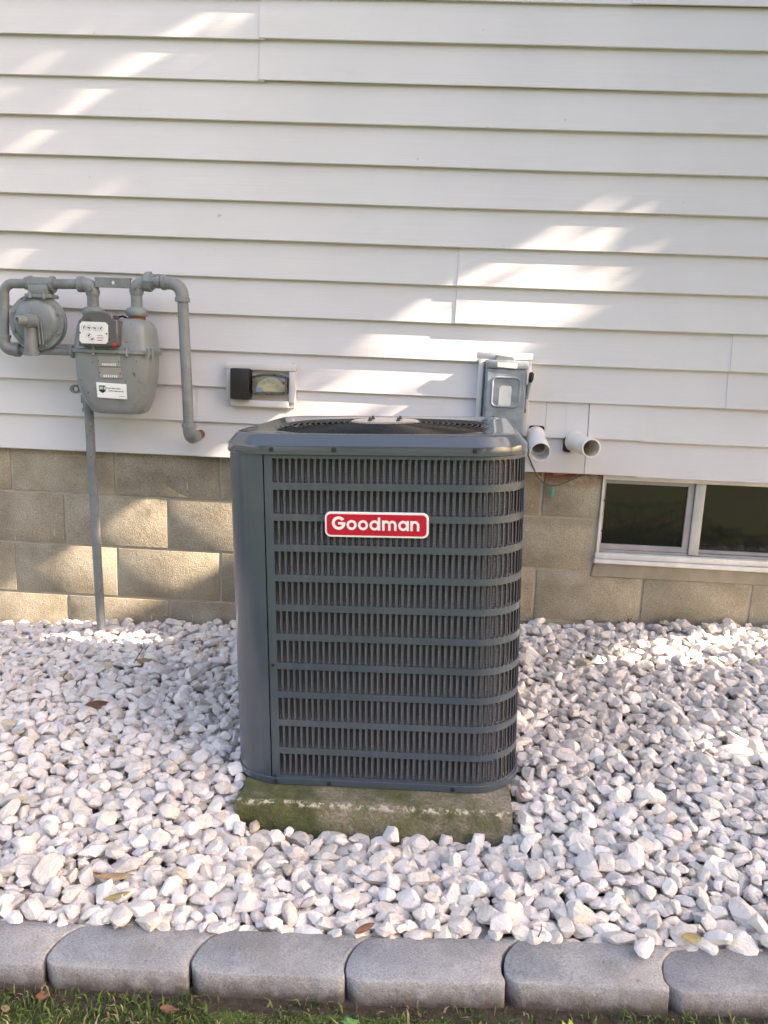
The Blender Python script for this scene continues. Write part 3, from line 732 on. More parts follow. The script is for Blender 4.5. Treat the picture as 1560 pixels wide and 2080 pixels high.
sticker = gp(stk, 'sticker', 'sticker', parent=body)
gp(MB().prism([(-1.0285, 1.008), (-1.0175, 1.001), (-1.0075, 1.008), (-1.0075, 1.0265), (-1.012, 1.0275), (-1.026, 1.0275), (-1.0305, 1.026)], FY - 0.0026, FY - 0.0021), 'shield', 'green', parent=body)
gp(MB().prism([(-1.0295, 1.0085), (-1.0175, 1.0015), (-1.0065, 1.0085), (-1.0065, 1.0125), (-1.0295, 1.0125)], FY - 0.0029, FY - 0.0026), 'shield_base', 'print', parent=body)
def gtext(s_, x, z, size, mat, bold=0.0):
    o = text('lettering', s_, size, M[mat], body, facing(x - GO.x, FY - 0.0032 - GO.y, z - GO.z, R(1)), 0.0001, bold=bold); return o
gtext('811', -1.0268, 1.0145, 0.0125, 'sticker', 0.0003)
gtext("Know what's below.", -1.0045, 1.0175, 0.0062, 'print', 0.0001)
gtext('Call 811 before you dig.', -0.997, 1.0085, 0.0056, 'print', 0.0001)
gtext('missdig.net', -0.963, 0.9915, 0.0046, 'printgrey') if False else gp(MB().box(-0.960, -0.938, FY - 0.0026, FY - 0.0021, 0.9915, 0.9935), 'print_line', 'printgrey', parent=body)

# ------------------------------------------------------------------ electric meter in its vinyl surround
em = empty('electric_meter', (-0.51, -0.03, 0.965))
tag(em, 'small electric meter with cream dial and black cover in a vinyl surround', 'electric meter')
EO = Vector(em.location) + Vector((0, 0.0165, 0))
def ep(mb, name, mat, parent=None, smooth=40, org=None):
    o = mb.build(name, M[mat], parent or em, smooth); o.data.transform(Matrix.Translation(-(org or EO))); return o
ep(MB().box(-0.632, -0.390, -0.022, -0.013, 0.962, 1.118), 'backing', 'trim')
ep(MB().box(-0.640, -0.384, -0.047, -0.014, 1.0955, 1.120, 0.003), 'surround_strip', 'trim')
ep(MB().box(-0.638, -0.6165, -0.045, -0.014, 0.988, 1.095, 0.003), 'surround_strip', 'trim')
ep(MB().box(-0.4075, -0.384, -0.045, -0.014, 0.982, 1.095, 0.003), 'surround_strip', 'trim')
ep(MB().box(-0.621, -0.408, -0.047, -0.014, 0.963, 0.9875, 0.003), 'surround_strip', 'trim')
ep(MB().box(-0.6155, -0.5465, -0.082, -0.020, 0.9895, 1.100, 0.005), 'meter_cover', 'blackbox')
def archp(x0, x1, z0, zs, zt, r=0.012, n=10):
    o = [(x0 + r, z0), (x1 - r, z0)] + [(x1 - r + r * math.sin(R(a)), z0 + r - r * math.cos(R(a))) for a in (30, 60, 90)]
    for k in range(n + 1):
        t = k / n; o.append((x1 + (x0 - x1) * t, zs + (zt - zs) * (1 - abs(2 * t - 1) ** 2.2)))
    o += [(x0 + r - r * math.sin(R(a)), z0 + r - r * math.cos(R(a))) for a in (90, 60, 30)]
    return o
outer = archp(-0.540, -0.4135, 1.0095, 1.073, 1.085)
innr = inset(outer, 0.006)
bz = MB().loft([[(p[0], -0.022, p[1]) for p in outer], [(p[0], -0.058, p[1]) for p in outer], [(p[0], -0.062, p[1]) for p in inset(outer, 0.003)], [(p[0], -0.058, p[1]) for p in innr], [(p[0], -0.026, p[1]) for p in innr]], False, True)
bezel = ep(bz, 'bezel', 'bezel')
half = [(-0.529 + 0.0, 1.020)] + [(-0.424, 1.020)] + [(-0.4765 + 0.0525 * math.cos(R(a)), 1.024 + 0.047 * math.sin(R(a))) for a in range(0, 181, 12)]
dialp = ep(MB().prism(half, -0.034, -0.0265), 'dial_face', 'cream')
for i, (x, z, a) in enumerate(((-0.5005, 1.0495, 40), (-0.485, 1.0565, 85), (-0.468, 1.053, -70), (-0.4535, 1.0395, 100))):
    ep(ringm(x, z, 0.0078, 0.0070, -0.0346, 18), 'dial', 'printgrey', dialp)
    ep(hand(x, z, 0.006, a, -0.0354, 0.0013), 'pointer', 'print', dialp)
ep(MB().box(-0.496, -0.462, -0.0345, -0.034, 1.0365, 1.0378), 'print_line', 'printgrey', dialp)
ep(MB().box(-0.531, -0.508, -0.040, -0.034, 1.017, 1.034, 0.001), 'label', 'blue', dialp)
ep(MB().box(-0.505, -0.452, -0.042, -0.030, 1.0145, 1.0185, 0.001), 'disc_edge', 'bezel', dialp)
ep(MB().loft([[(p[0], -0.0565, p[1]) for p in inset(innr, 0.0006)], [(p[0], -0.060, p[1]) for p in inset(innr, 0.006)]], True, True), 'glass_cover', 'meterglass', bezel)

# ------------------------------------------------------------------ disconnect box
db = empty('disconnect_box', (0.37, -0.02, 0.9))
tag(db, 'galvanised grey disconnect box with side lever above the air conditioner corner', 'disconnect box')
DO = Vector(db.location) + Vector((0, 0.014, 0))
def dp(mb, name, mat, parent=None, smooth=40):
    o = mb.build(name, M[mat], parent or db, smooth); o.data.transform(Matrix.Translation(-DO)); return o
dp(MB().box(0.299, 0.4435, -0.083, -0.018, 0.905, 1.166, 0.003), 'box', 'galv')
dp(MB().box(0.299, 0.444, -0.095, -0.0835, 1.1385, 1.1665, 0.003), 'top_cover', 'galv')
door = dp(MB().prism([(0.3035, 0.91), (0.4395, 0.91), (0.4395, 1.136), (0.3035, 1.136)], -0.092, -0.083, bev=0.002), 'door', 'galv')
eo = rrect(0.318, 0.4245, 1.000, 1.112, 0.022, 5); ei = inset(eo, 0.009)
eb = MB().loft([[(p[0], -0.0925, p[1]) for p in eo], [(p[0], -0.0975, p[1]) for p in inset(eo, 0.004)], [(p[0], -0.0975, p[1]) for p in inset(eo, 0.006)], [(p[0], -0.0930, p[1]) for p in inset(eo, 0.010)]], False, True)
dp(eb, 'door_embossing', 'galv', door, 30)
dp(MB().prism([(0.348, 1.004), (0.391, 1.003), (0.392, 1.068), (0.3885, 1.078), (0.366, 1.0795), (0.353, 1.077), (0.349, 1.068)], -0.0938, -0.0930), 'label', 'paper', door)
dp(MB().prism([(0.337, 1.1435), (0.405, 1.139), (0.406, 1.158), (0.336, 1.160)], -0.0962, -0.0949), 'label', 'paper')
dp(MB().prism([(0.329, 1.164), (0.397, 1.162), (0.398, 1.173), (0.392, 1.181), (0.335, 1.184), (0.330, 1.178)], -0.085, -0.02, bev=0.003), 'hub_plate', 'gas')
dp(MB().box(0.3335 - 0.002, 0.3335 + 0.002, -0.0945, -0.0925, 0.968, 0.972), 'screw', 'screw', door)
lever = dp(MB().tube([(0.449, -0.07, 1.035), (0.4515, -0.082, 1.07), (0.455, -0.092, 1.10)], [0.005, 0.006, 0.006], 8).box(0.4445, 0.4525, -0.080, -0.045, 1.04, 1.085, 0.002), 'lever', 'galv')
dp(MB().tube([(0.455, -0.092, 1.095), (0.4565, -0.095, 1.105), (0.457, -0.096, 1.122), (0.456, -0.095, 1.129)], [0.007, 0.0092, 0.0092, 0.006], 12), 'knob', 'blackbox', lever)
dp(MB().tube([(0.447, -0.075, 1.05), (0.446, -0.078, 1.02), (0.4455, -0.076, 0.995)], 0.0028, 6), 'link_rod', 'gas', lever)
dp(MB().box(0.4445, 0.449, -0.082, -0.06, 0.985, 1.0, 0.001), 'latch', 'rust')
dp(MB().box(0.266, 0.464, -0.049, -0.0365, 1.1685, 1.193, 0.003), 'surround_strip', 'trim')
dp(MB().box(0.2745, 0.2915, -0.0485, -0.014, 0.70, 1.168, 0.002), 'surround_strip', 'trim')
dp(MB().box(0.4465, 0.462, -0.0465, -0.014, 0.90, 1.1675, 0.002), 'surround_strip', 'trim')
dp(MB().box(0.2925, 0.446, -0.02, -0.0125, 0.78, 1.165), 'backing', 'trim')

# ------------------------------------------------------------------ PVC vent pipes and cable
def pvc(a, b, r, mat, label, flare=0.0, name='vent_pipe'):
    o = empty(name, a); tag(o, label, 'pipe')
    d = (Vector(b) - Vector(a)); L = d.length; ax = d.normalized()
    prof = [(-0.03, r), (L * 0.62, r)]
    if flare: prof += [(L * 0.64, r + flare), (L - 0.001, r + flare), (L, r + flare - 0.001), (L, r - 0.003 + flare), (L * 0.7, r - 0.003 + flare), (L * 0.69, r - 0.007), (-0.02, r - 0.007)]
    else: prof += [(L - 0.001, r), (L, r - 0.001), (L, r - 0.0045), (-0.02, r - 0.0045)]
    q_ = MB().lathe((0, 0, 0), ax, prof, 32, False).build('pipe', M[mat], o, 30)
    MB().lathe((0, 0, 0), ax, [(-0.018, r * 0.93), (-0.016, r * 0.93)], 20).build('inner_end', M['holeshade'], o)
    MB().lathe((0, 0, 0), ax, [(0.012, r + 0.0025), (0.013, r + 0.0035), (0.018, r + 0.0035), (0.019, r + 0.0005)], 32, False).build('collar', M[mat], o, 30)
    return o
pv1 = pvc((0.6385, -0.022, 0.886), (0.668, -0.205, 0.882), 0.0335, 'pvc', 'cream plastic vent pipe sticking straight out of the siding beside the window')
pv2 = pvc((0.4985, -0.022, 0.905), (0.4955, -0.20, 0.860), 0.0315, 'pvcwhite', 'white plastic vent pipe drooping down just behind the air conditioner corner', 0.0035)
for o, (x0, x1, z0, z1) in ((pv1, (-0.0365, -0.008, -0.040, 0.016)), (pv2, (-0.026, 0.029, 0.0, 0.0325))):
    MB().prism(rrect(x0, x1, z0, z1, 0.008, 3), -0.0165, 0.0).build('dark_cutout_plate', M['holeshade'], o)  # solid dark plate drawn as a shaded hole beside the pipe
cab = MB().tube([(0.470, -0.075, 0.90), (0.474, -0.05, 0.83), (0.492, -0.040, 0.795), (0.515, -0.036, 0.752), (0.54, -0.03, 0.728), (0.569, -0.025, 0.716), (0.60, -0.022, 0.722), (0.643, -0.020, 0.742), (0.672, -0.020, 0.757), (0.695, -0.022, 0.769), (0.70, -0.012, 0.778)], 0.0026, 8)
cb = empty('cable', (0.57, -0.02, 0.72)); tag(cb, 'thin dark green cable drooping below the siding with a teal tag', 'cable')
o_ = cab.build('wire', M['cable'], cb); o_.data.transform(Matrix.Translation(-Vector(cb.location)))
o_ = MB().box(0.572, 0.583, -0.022, -0.017, 0.672, 0.711, 0.0015).build('tag', M['teal'], cb); o_.data.transform(Matrix.Translation(-Vector(cb.location)))

# ------------------------------------------------------------------ air conditioner
UL = Vector((0.0168, -0.758, 0.0877))
UM = Matrix.Rotation(-0.0409, 3, 'Y') @ Matrix.Rotation(-0.0129, 3, 'X') @ Matrix.Rotation(-0.0434, 3, 'Z')
ac = empty('air_conditioner')
ac.matrix_world = Matrix.Translation(UL) @ UM.to_4x4()
tag(ac, 'dark grey outdoor air conditioner with louvered sides and a red badge', 'air conditioner')
W_, RC_ = 0.737, 0.126
H_ = W_ / 2
SEG = [H_ * 2 - 2 * RC_, RC_ * math.pi / 2]
PER = 4 * (SEG[0] + SEG[1])
def path(s, off=0.0):
    """point and outward normal on the rounded square; s = 0 where the flat front starts at the left"""
    s = s % PER
    k = 0
    while s >= SEG[0] + SEG[1]: s -= SEG[0] + SEG[1]; k += 1
    f = H_ - RC_
    if s < SEG[0]: p = (-f + s, -H_ - off); n_ = (0, -1)
    else:
        a = -math.pi / 2 + (s - SEG[0]) / RC_
        p = (f + (RC_ + off) * math.cos(a), -f + (RC_ + off) * math.sin(a)); n_ = (math.cos(a), math.sin(a))
    for _ in range(k): p = (-p[1], p[0]); n_ = (-n_[1], n_[0])
    return p, n_
def outline(off, n=10):
    o = []
    for k in range(4):
        b = k * (SEG[0] + SEG[1])
        for i in range(n + 1): o.append(path(b + SEG[0] + SEG[1] * i / n * 0.99999, off)[0])
    return o
PIT, S0 = 0.01505, 0.0059
ROW0, RP, SLH = 0.0250, 0.07546, 0.0585      # bottom of the lowest slot, row pitch, slot height
NROW = 11
SEND = 3 * (SEG[0] + SEG[1]) + SEG[0] - 0.006
NC = int((SEND - S0) / PIT)
SW = 0.0132
panel = MB()
ZT = 0.850
def P3(s, z, off=0.0):
    p, n_ = path(s, off); return (p[0], p[1], z)
def strip(s0, s1, z0, z1, ns):
    o = len(panel.v)
    for i in range(ns + 1):
        s = s0 + (s1 - s0) * i / ns
        panel.v.append(P3(s, z0)); panel.v.append(P3(s, z1))
    for i in range(ns): panel.f.append((o + 2 * i, o + 2 * i + 2, o + 2 * i + 3, o + 2 * i + 1))
SA = -0.0135
strip(SA, S0, 0.010, ZT, 4)
strip(S0 + NC * PIT, SEND + 0.03, 0.010, ZT, 3)
zb_lo, zb_hi = ROW0 - 0.006, ROW0 + NROW * RP - RP + SLH + 0.006
strip(S0, S0 + NC * PIT, 0.010, zb_lo, NC); strip(S0, S0 + NC * PIT, zb_hi, ZT, NC)
rcn = 0.0042
for r in range(NROW):
    zl = ROW0 + r * RP; zh = zl + SLH
    c0 = zb_lo if r == 0 else zl - (RP - SLH) / 2
    c1 = zb_hi if r == NROW - 1 else zh + (RP - SLH) / 2
    for j in range(NC):
        s = S0 + j * PIT
        slot = [(s + 0.0008, zl), (s + SW - rcn, zl), (s + SW - rcn * 0.3, zl + rcn * 0.3), (s + SW, zl + rcn), (s + SW, zh - rcn), (s + SW - rcn * 0.3, zh - rcn * 0.3), (s + SW - rcn, zh), (s + 0.0008, zh)]
        cell = [(s, c0), (s + SW - rcn, c0), (s + PIT, c0), (s + PIT, zl + rcn), (s + PIT, zh - rcn), (s + PIT, c1), (s + SW - rcn, c1), (s, c1)]
        o = len(panel.v)
        panel.v += [P3(a, b) for a, b in slot] + [P3(a, b) for a, b in cell] + [P3(a, b, -0.0016) for a, b in slot]
        for i in range(8):
            k = (i + 1) % 8
            panel.f.append((o + i, o + k, o + 8 + k, o + 8 + i))
            panel.f.append((o + 16 + i, o + 16 + k, o + k, o + i))
lp = panel.build('louvered_panel', M['unit'], ac, 30)
# one louver: a scoop pressed inwards, open along its right edge
def louver_mesh():
    us = [0.0, 0.0006, 0.0026, 0.0068]; ds = [0.0, 0.0056, 0.0078, 0.0086]
    zs_ = [0.0, 0.0018, 0.0050, SLH - 0.0050, SLH - 0.0018, SLH]; gs = [0.05, 0.62, 1, 1, 0.62, 0.05]
    v = [(0.0008 + u * (0.90 + 0.18 * g), -0.0008 - d * g, z) for z, g in zip(zs_, gs) for u, d in zip(us, ds)]
    f = [(i * 4 + k, i * 4 + k + 1, (i + 1) * 4 + k + 1, (i + 1) * 4 + k) for i in range(5) for k in range(3)]
    return v, f
LV, LF = louver_mesh()
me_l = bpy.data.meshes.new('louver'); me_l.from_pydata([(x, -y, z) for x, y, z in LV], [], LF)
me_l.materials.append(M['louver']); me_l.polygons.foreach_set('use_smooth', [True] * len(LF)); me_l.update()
rest = MB()
for r in range(NROW):
    for j in range(NC):
        p, n_ = path(S0 + j * PIT + 0.004)
        p0, _ = path(S0 + j * PIT)
        ang = math.atan2(n_[1], n_[0]) + math.pi / 2
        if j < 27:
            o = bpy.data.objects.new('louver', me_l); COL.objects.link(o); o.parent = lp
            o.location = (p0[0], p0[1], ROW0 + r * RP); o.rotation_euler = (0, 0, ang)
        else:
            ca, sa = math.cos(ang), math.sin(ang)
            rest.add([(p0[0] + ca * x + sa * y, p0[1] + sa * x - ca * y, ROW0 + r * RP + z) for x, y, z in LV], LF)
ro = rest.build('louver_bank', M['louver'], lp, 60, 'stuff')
# solid service corner at the left
cp = MB(); S1, S2 = -0.0170, -(SEG[1] + 0.010)
cpr = []
for i in range(15):
    s = S1 + (S2 - S1) * i / 14
    cpr.append([P3(s, z, o_) for z, o_ in ((0.010, 0.0008), (0.8485, 0.0008))])
edge_in = [P3(S1, 0.010, -0.012), P3(S1, 0.8485, -0.012)]
cp.loft([edge_in] + cpr, False, False, closed=False)
cp.f = [f for f in cp.f]
corner = cp.build('corner_panel', M['unit'], ac, 30)
lin = MB(); lr = []
for i in range(9):
    s = 0.004 + (S2 - 0.03 - 0.004) * i / 8
    lr.append([P3(s, 0.005, -0.0098), P3(s, 0.849, -0.0098)])
lin.loft(lr, False, False, closed=False); lin.build('corner_shade_sheet', M['dark'], ac, 60)  # near-black sheet added so the gap at the corner seam looks shaded
# coil behind the louvers
co = MB(); rings = []
nz = 118
for k in range(nz * 2):
    z = 0.015 + 0.825 * k / (nz * 2 - 1)
    off = -0.0102 if k % 2 else -0.0120
    rings.append([(x, y, z) for x, y in outline(off, 6)])
co.loft(rings, False, False); co.build('coil', M['coil'], ac, 20)
MB().loft([[(x, y, z) for x, y in outline(-0.022, 6)] for z in (0.012, 0.845)], True, False).build('inner_shell', M['dark'], ac)
# base pan with its lip
bp_ = MB().loft([[(x, y, z) for x, y in outline(o_)] for z, o_ in ((0.0, 0.002), (0.002, 0.004), (0.0175, 0.004), (0.0185, 0.003), (0.0186, -0.02))], True, False)
basepan = bp_.build('base_pan', M['unit'], ac, 30)
# cap
prof = [(0.846, -0.01), (0.8465, 0.004), (0.8480, 0.0058), (0.8545, 0.0062), (0.8552, 0.0048), (0.8655, 0.0046), (0.8685, 0.0040), (0.8705, 0.0020), (0.8875, -0.0125), (0.8920, -0.0165), (0.8945, -0.0205), (0.8950, -0.0240), (0.8930, -0.0300)]
rings = [[(x, y, z) for x, y in outline(o_, 12)] for z, o_ in prof]
# bridge from the rounded square to the round fan opening
n52 = len(rings[0]); FR = 0.327
sq = rings[-1]
circ = []
for x, y, z in sq:
    a = math.atan2(y, x); circ.append((FR * math.cos(a), FR * math.sin(a), 0.8900))
circ2 = [(x * 0.992, y * 0.992, 0.875) for x, y, z in circ]
circ3 = [(x * 0.985, y * 0.985, 0.72) for x, y, z in circ]
capm = MB().loft(rings + [circ, circ2], False, False)
capo = capm.build('top_cap', M['cap'], ac, 30)
MB().loft([circ2, circ3, [(x * 0.1, y * 0.1, 0.70) for x, y, z in circ]], False, True).build('fan_shroud', M['dark'], ac)
# fan guard: rings on spokes with a plate in the middle
guard = empty('fan_guard'); guard.parent = ac
def gz(r_): return 0.8885 + 0.0110 * (1 - (r_ / 0.325) ** 2)
nr = 15
for k in range(nr):
    r_ = 0.100 + (0.322 - 0.100) * k / (nr - 1)
    m = MB(); prof_n = 6; n = 64
    ringsv = []
    for i in range(n):
        a = 2 * math.pi * i / n
        ringsv.append([((r_ + 0.0018 * math.cos(2 * math.pi * t / prof_n)) * math.cos(a), (r_ + 0.0018 * math.cos(2 * math.pi * t / prof_n)) * math.sin(a), gz(r_) + 0.0018 * math.sin(2 * math.pi * t / prof_n)) for t in range(prof_n)])
    ringsv.append(ringsv[0])
    m.loft(ringsv, False, False); m.build('ring', M['wire'], guard, 60)
for i in range(8):
    a = R(22.5 + 45 * i)
    MB().tube([(rr * math.cos(a), rr * math.sin(a), gz(rr) - 0.005) for rr in (0.06, 0.12, 0.18, 0.24, 0.30, 0.326)], 0.0028, 6).build('spoke', M['wire'], guard, 60)
hp = MB().lathe((0, 0, gz(0.05)), (0, 0, 1), [(-0.004, 0.094), (0.002, 0.096), (0.006, 0.090), (0.0068, 0.06), (0.0068, 0.05)], 32)
hub = hp.build('hub_plate', M['hubplate'], guard, 30)
for a in (45, 135, 225, 315):
    MB().lathe((0.055 * math.cos(R(a)), 0.055 * math.sin(R(a)), gz(0.05) + 0.0065), (0, 0, 1), [(0, 0.006), (0.003, 0.006), (0.0035, 0.003), (0.009, 0.003)], 8).build('bolt', M['screw'], hub)
# fan blades below the guard
for i in range(4):
    a = R(20 + 90 * i); m = MB(); rows = []
    for rr in (0.06, 0.14, 0.22, 0.29):
        rows.append([(rr * math.cos(a + t), rr * math.sin(a + t), 0.815 + 0.03 * t) for t in (-0.45, -0.2, 0.1, 0.4)])
    m.loft(rows, False, False, closed=False); m.build('fan_blade', M['dark'], ac, 60)
# screws
def screw(x, z, off, parent, r_=0.0048):
    MB().lathe((x, -H_ - off, z), (0, -1, 0), [(0, r_ * 1.25), (0.0012, r_ * 1.25), (0.0014, r_ * 0.95), (0.0035, r_ * 0.85)], 8).build('screw', M['screw'], parent, 30)
for x in (-0.236, -0.086, 0.243): screw(x, 0.8600, 0.0046, capo)
for x in (-0.246, -0.108, 0.205): screw(x, 0.0085, 0.004, basepan)
screw(-0.2465, 0.3195, 0.0, lp, 0.0036); screw(-0.2475, 0.0215, 0.0015, lp, 0.0030)
# badge
bdg = MB().prism(rrect(-0.1098, 0.1380, 0.6515, 0.7125, 0.014, 6), -H_ - 0.0075, -H_ - 0.0005, bev=0.0012)
badge = bdg.build('badge', M['badgewhite'], ac, 30)
MB().prism(rrect(-0.1048, 0.1330, 0.6565, 0.7075, 0.010, 6), -H_ - 0.0083, -H_ - 0.0070).build('badge_face', M['badgered'], badge, 30)
BY0, BY1 = -H_ - 0.0095, -H_ - 0.0075
def glyph(parts):
    m = MB()
    for kind, *a in parts:
        if kind == 'ring':
            cx, cz, ro_, ri_, a0, a1 = a; n = max(6, int((a1 - a0) / 10)); full = a1 - a0 >= 360
            P = [R(a0 + (a1 - a0) * i / n) for i in range(n + (0 if full else 1))]
            secs = [[(cx + ro_ * math.cos(t), BY0, cz + ro_ * math.sin(t)), (cx + ro_ * math.cos(t), BY1, cz + ro_ * math.sin(t)), (cx + ri_ * math.cos(t), BY1, cz + ri_ * math.sin(t)), (cx + ri_ * math.cos(t), BY0, cz + ri_ * math.sin(t))] for t in P]
            if full: secs.append(secs[0])
            m.loft(secs, not full, not full)
        else:
            x0, x1, z0, z1 = a; m.box(x0, x1, BY0 + 0.00012, BY1, z0, z1)
    return m.build('letter', M['badgewhite'], badge, 30)
bz0 = 0.6695; xr_ = 0.0121; t_ = 0.0058
cz_ = bz0 + xr_
x = -0.0925
glyph([('ring', x + 0.0163, bz0 + 0.0163, 0.0163, 0.0093, 35, 352), ('bar', x + 0.0150, x + 0.0326, bz0 + 0.0128, bz0 + 0.0185)])
x = -0.0572
glyph([('ring', x + xr_, cz_, xr_, xr_ - t_, 0, 360)]); x += 0.0274
glyph([('ring', x + xr_, cz_, xr_, xr_ - t_, 0, 360)]); x += 0.0274
glyph([('ring', x + xr_, cz_, xr_, xr_ - t_, 0, 360), ('bar', x + 2 * xr_ - t_ * 0.72, x + 2 * xr_ + t_ * 0.25, bz0, bz0 + 0.0315)]); x += 0.0302
def arch(x0, wd, ro_): return ('ring', x0 + ro_, bz0 + 2 * xr_ - ro_, ro_, ro_ - t_, 0, 180)
rm = 0.0100
glyph([('bar', x, x + t_, bz0, bz0 + 2 * xr_), ('ring', x + rm, bz0 + 2 * xr_ - rm, rm, rm - t_, 0, 180), ('bar', x + 2 * rm - t_, x + 2 * rm, bz0, bz0 + 2 * xr_ - rm),
       ('ring', x + 3 * rm - t_, bz0 + 2 * xr_ - rm, rm, rm - t_, 0, 180), ('bar', x + 4 * rm - 2 * t_, x + 4 * rm - t_, bz0, bz0 + 2 * xr_ - rm)]); x += 0.0380
glyph([('ring', x + xr_, cz_, xr_, xr_ - t_, 0, 360), ('bar', x + 2 * xr_ - t_ * 0.72, x + 2 * xr_ + t_ * 0.25, bz0, bz0 + 2 * xr_)]); x += 0.0290
rn = 0.0106
glyph([('bar', x, x + t_, bz0, bz0 + 2 * xr_), ('ring', x + rn, bz0 + 2 * xr_ - rn, rn, rn - t_, 0, 180), ('bar', x + 2 * rn - t_, x + 2 * rn, bz0, bz0 + 2 * xr_ - rn)])

# ------------------------------------------------------------------ concrete pad
pad = empty('concrete_pad'); pad.matrix_world = ac.matrix_world.copy()
tag(pad, 'mossy weathered concrete pad under the air conditioner', 'concrete pad')
bm = bmesh.new()
nx, ny = 46, 46
px0, px1, py0, py1 = -0.330, 0.348, -0.452, 0.44
zs_ = [-0.16, -0.11, -0.085, -0.06, -0.035, -0.018, -0.008]
def jit(a): return random.gauss(0, a)
per = []
def perim(inset_, z, a):
    o = []
    for i in range(nx): o.append((px0 + inset_ + (px1 - px0 - 2 * inset_) * i / nx, py0 + inset_))
    for i in range(ny): o.append((px1 - inset_, py0 + inset_ + (py1 - py0 - 2 * inset_) * i / ny))
    for i in range(nx): o.append((px1 - inset_ - (px1 - px0 - 2 * inset_) * i / nx, py1 - inset_))
    for i in range(ny): o.append((px0 + inset_, py1 - inset_ - (py1 - py0 - 2 * inset_) * i / ny))
    return [(x + jit(a), y + jit(a), z + jit(a * 0.6)) for x, y in o]
rg = [perim(-0.004 * (-z / 0.1), z, 0.0022) for z in zs_] + [perim(0.002, -0.0022, 0.0020), perim(0.010, -0.0004, 0.0012), perim(0.03, -0.0006, 0.0008), perim(0.10, -0.0008, 0.0)]
MB().loft(rg).build('slab', M['pad'], pad, 50)
# ------------------------------------------------------------------ edging blocks
DEP, LEN = 0.115, 0.2975
def lcurve(n=12):
    o = []
    for k in range(n + 1):
        y = 0.013 + (DEP - 0.013) * k / n
        t = (y - 0.030) / (DEP - 0.030)
        xx = 0.062 * (1 - math.sqrt(max(0, 1 - min(1, max(0, t)) ** 2))) if t > 0 else 0.004 * (t / 0.19) ** 2 if t < 0 else 0
        o.append((xx, y))
    return o
lc = lcurve()
def edge_poly(L): return [(0.021, 0.0), (L - 0.004, 0.0), (L - 0.001, 0.004)] + [(x + L - 0.0045, y) for x, y in lc] + [(x, y) for x, y in reversed(lc)]
def edging(x, yj, yaw, dz, tilt, label, L=LEN):
    base_ = edge_poly(L); polyb = []
    for i_, p_ in enumerate(base_):
        n_ = base_[(i_ + 1) % len(base_)]; d_ = math.hypot(n_[0] - p_[0], n_[1] - p_[1]); k_ = max(1, int(d_ / 0.011))
        for t_ in range(k_): polyb.append((p_[0] + (n_[0] - p_[0]) * t_ / k_ + (random.gauss(0, 0.0004)), p_[1] + (n_[1] - p_[1]) * t_ / k_ + random.gauss(0, 0.0006)))
    m = MB(); p2 = inset(polyb, 0.0022)
    m.loft([[(a, b, -0.13) for a, b in polyb], [(a, b, -0.05) for a, b in polyb], [(a, b, -0.0026 + min(0, random.gauss(0, 0.0011))) for a, b in polyb], [(a, b, -0.0007) for a, b in inset(polyb, 0.0012)], [(a, b, 0.0) for a, b in p2]])
    o = m.build('edging_block', M['edging'], None, 50)
    o.location = (x, -1.705 + yj, 0.049 + 0.041 * x + dz); o.rotation_euler = (tilt, -0.041, yaw)
    tag(o, label, 'edging block', 'edging blocks along the gravel'); return o
edging(-0.580 - 2 * LEN, 0.002, R(0.4), 0.002, 0.0, 'grey edging block two places past the one cut by the left picture edge')
edging(-0.580 - LEN, 0.000, R(-0.5), 0.001, 0.0, 'grey edging block at the bottom left corner, cut by the picture edge')
edging(-0.580, 0.001, R(-0.9), -0.001, 0.0, 'grey edging block second from the left, beside the greenest grass', 0.2785)
edging(-0.3010, -0.003, R(-0.7), 0.0, 0.0, 'grey edging block third from the left, a stone tip overhanging its back edge', 0.2925)
edging(-0.0080, -0.012, R(1.6), 0.001, 0.0, 'grey edging block below the middle of the air conditioner, third from the right', 0.2925)
edging(0.2840, -0.001, R(-1.2), 0.002, 0.0, 'grey edging block with a large white stone lying on its right end', 0.2945)
edging(0.5785, -0.003, R(0.5), -0.004, 0.0, 'darker grey edging block at the bottom right corner, cut by the picture edge')
edging(0.5785 + LEN, 0.002, R(0.2), 0.0, 0.0, 'grey edging block just past the one cut by the right picture edge')

# ------------------------------------------------------------------ gravel
bx = [-2.6 + 0.1 * i for i in range(53)]; by = [-1.60 + 0.05 * i for i in range(33)]
gm = MB().add([(x, min(y, 0.0), float(gravel_z(x, y)) - 0.028) for y in by for x in bx],
              [(j * 53 + i, j * 53 + i + 1, (j + 1) * 53 + i + 1, (j + 1) * 53 + i) for j in range(32) for i in range(52)])
bed = gm.build('gravel_bed', M['bed'])
tag(bed, 'bed of white crushed stone between the house and the edging', 'gravel bed', kind='structure')
NV = 26
variants = []
bmi = bmesh.new(); bmesh.ops.create_icosphere(bmi, subdivisions=2, radius=1)
bmi.verts.index_update()
IV = np.array([v.co[:] for v in bmi.verts]); IF = np.array([[v.index for v in f.verts] for f in bmi.faces]); bmi.free()
for k in range(NV):
    v = IV * 1.0
    for _ in range(rng.integers(9, 13)):
        n_ = rng.normal(size=3); n_ /= np.linalg.norm(n_)
        d = rng.uniform(0.47, 0.82); e = v @ n_ - d
        v = v - np.clip(e, 0, None)[:, None] * n_ * 0.985
    v = v * (1.0 / np.linalg.norm(v, axis=1).mean()) * 0.92 + rng.normal(size=v.shape) * 0.008
    a = np.array([1.15, rng.uniform(0.70, 1.0), rng.uniform(0.50, 0.80)])
    variants.append(v * a)
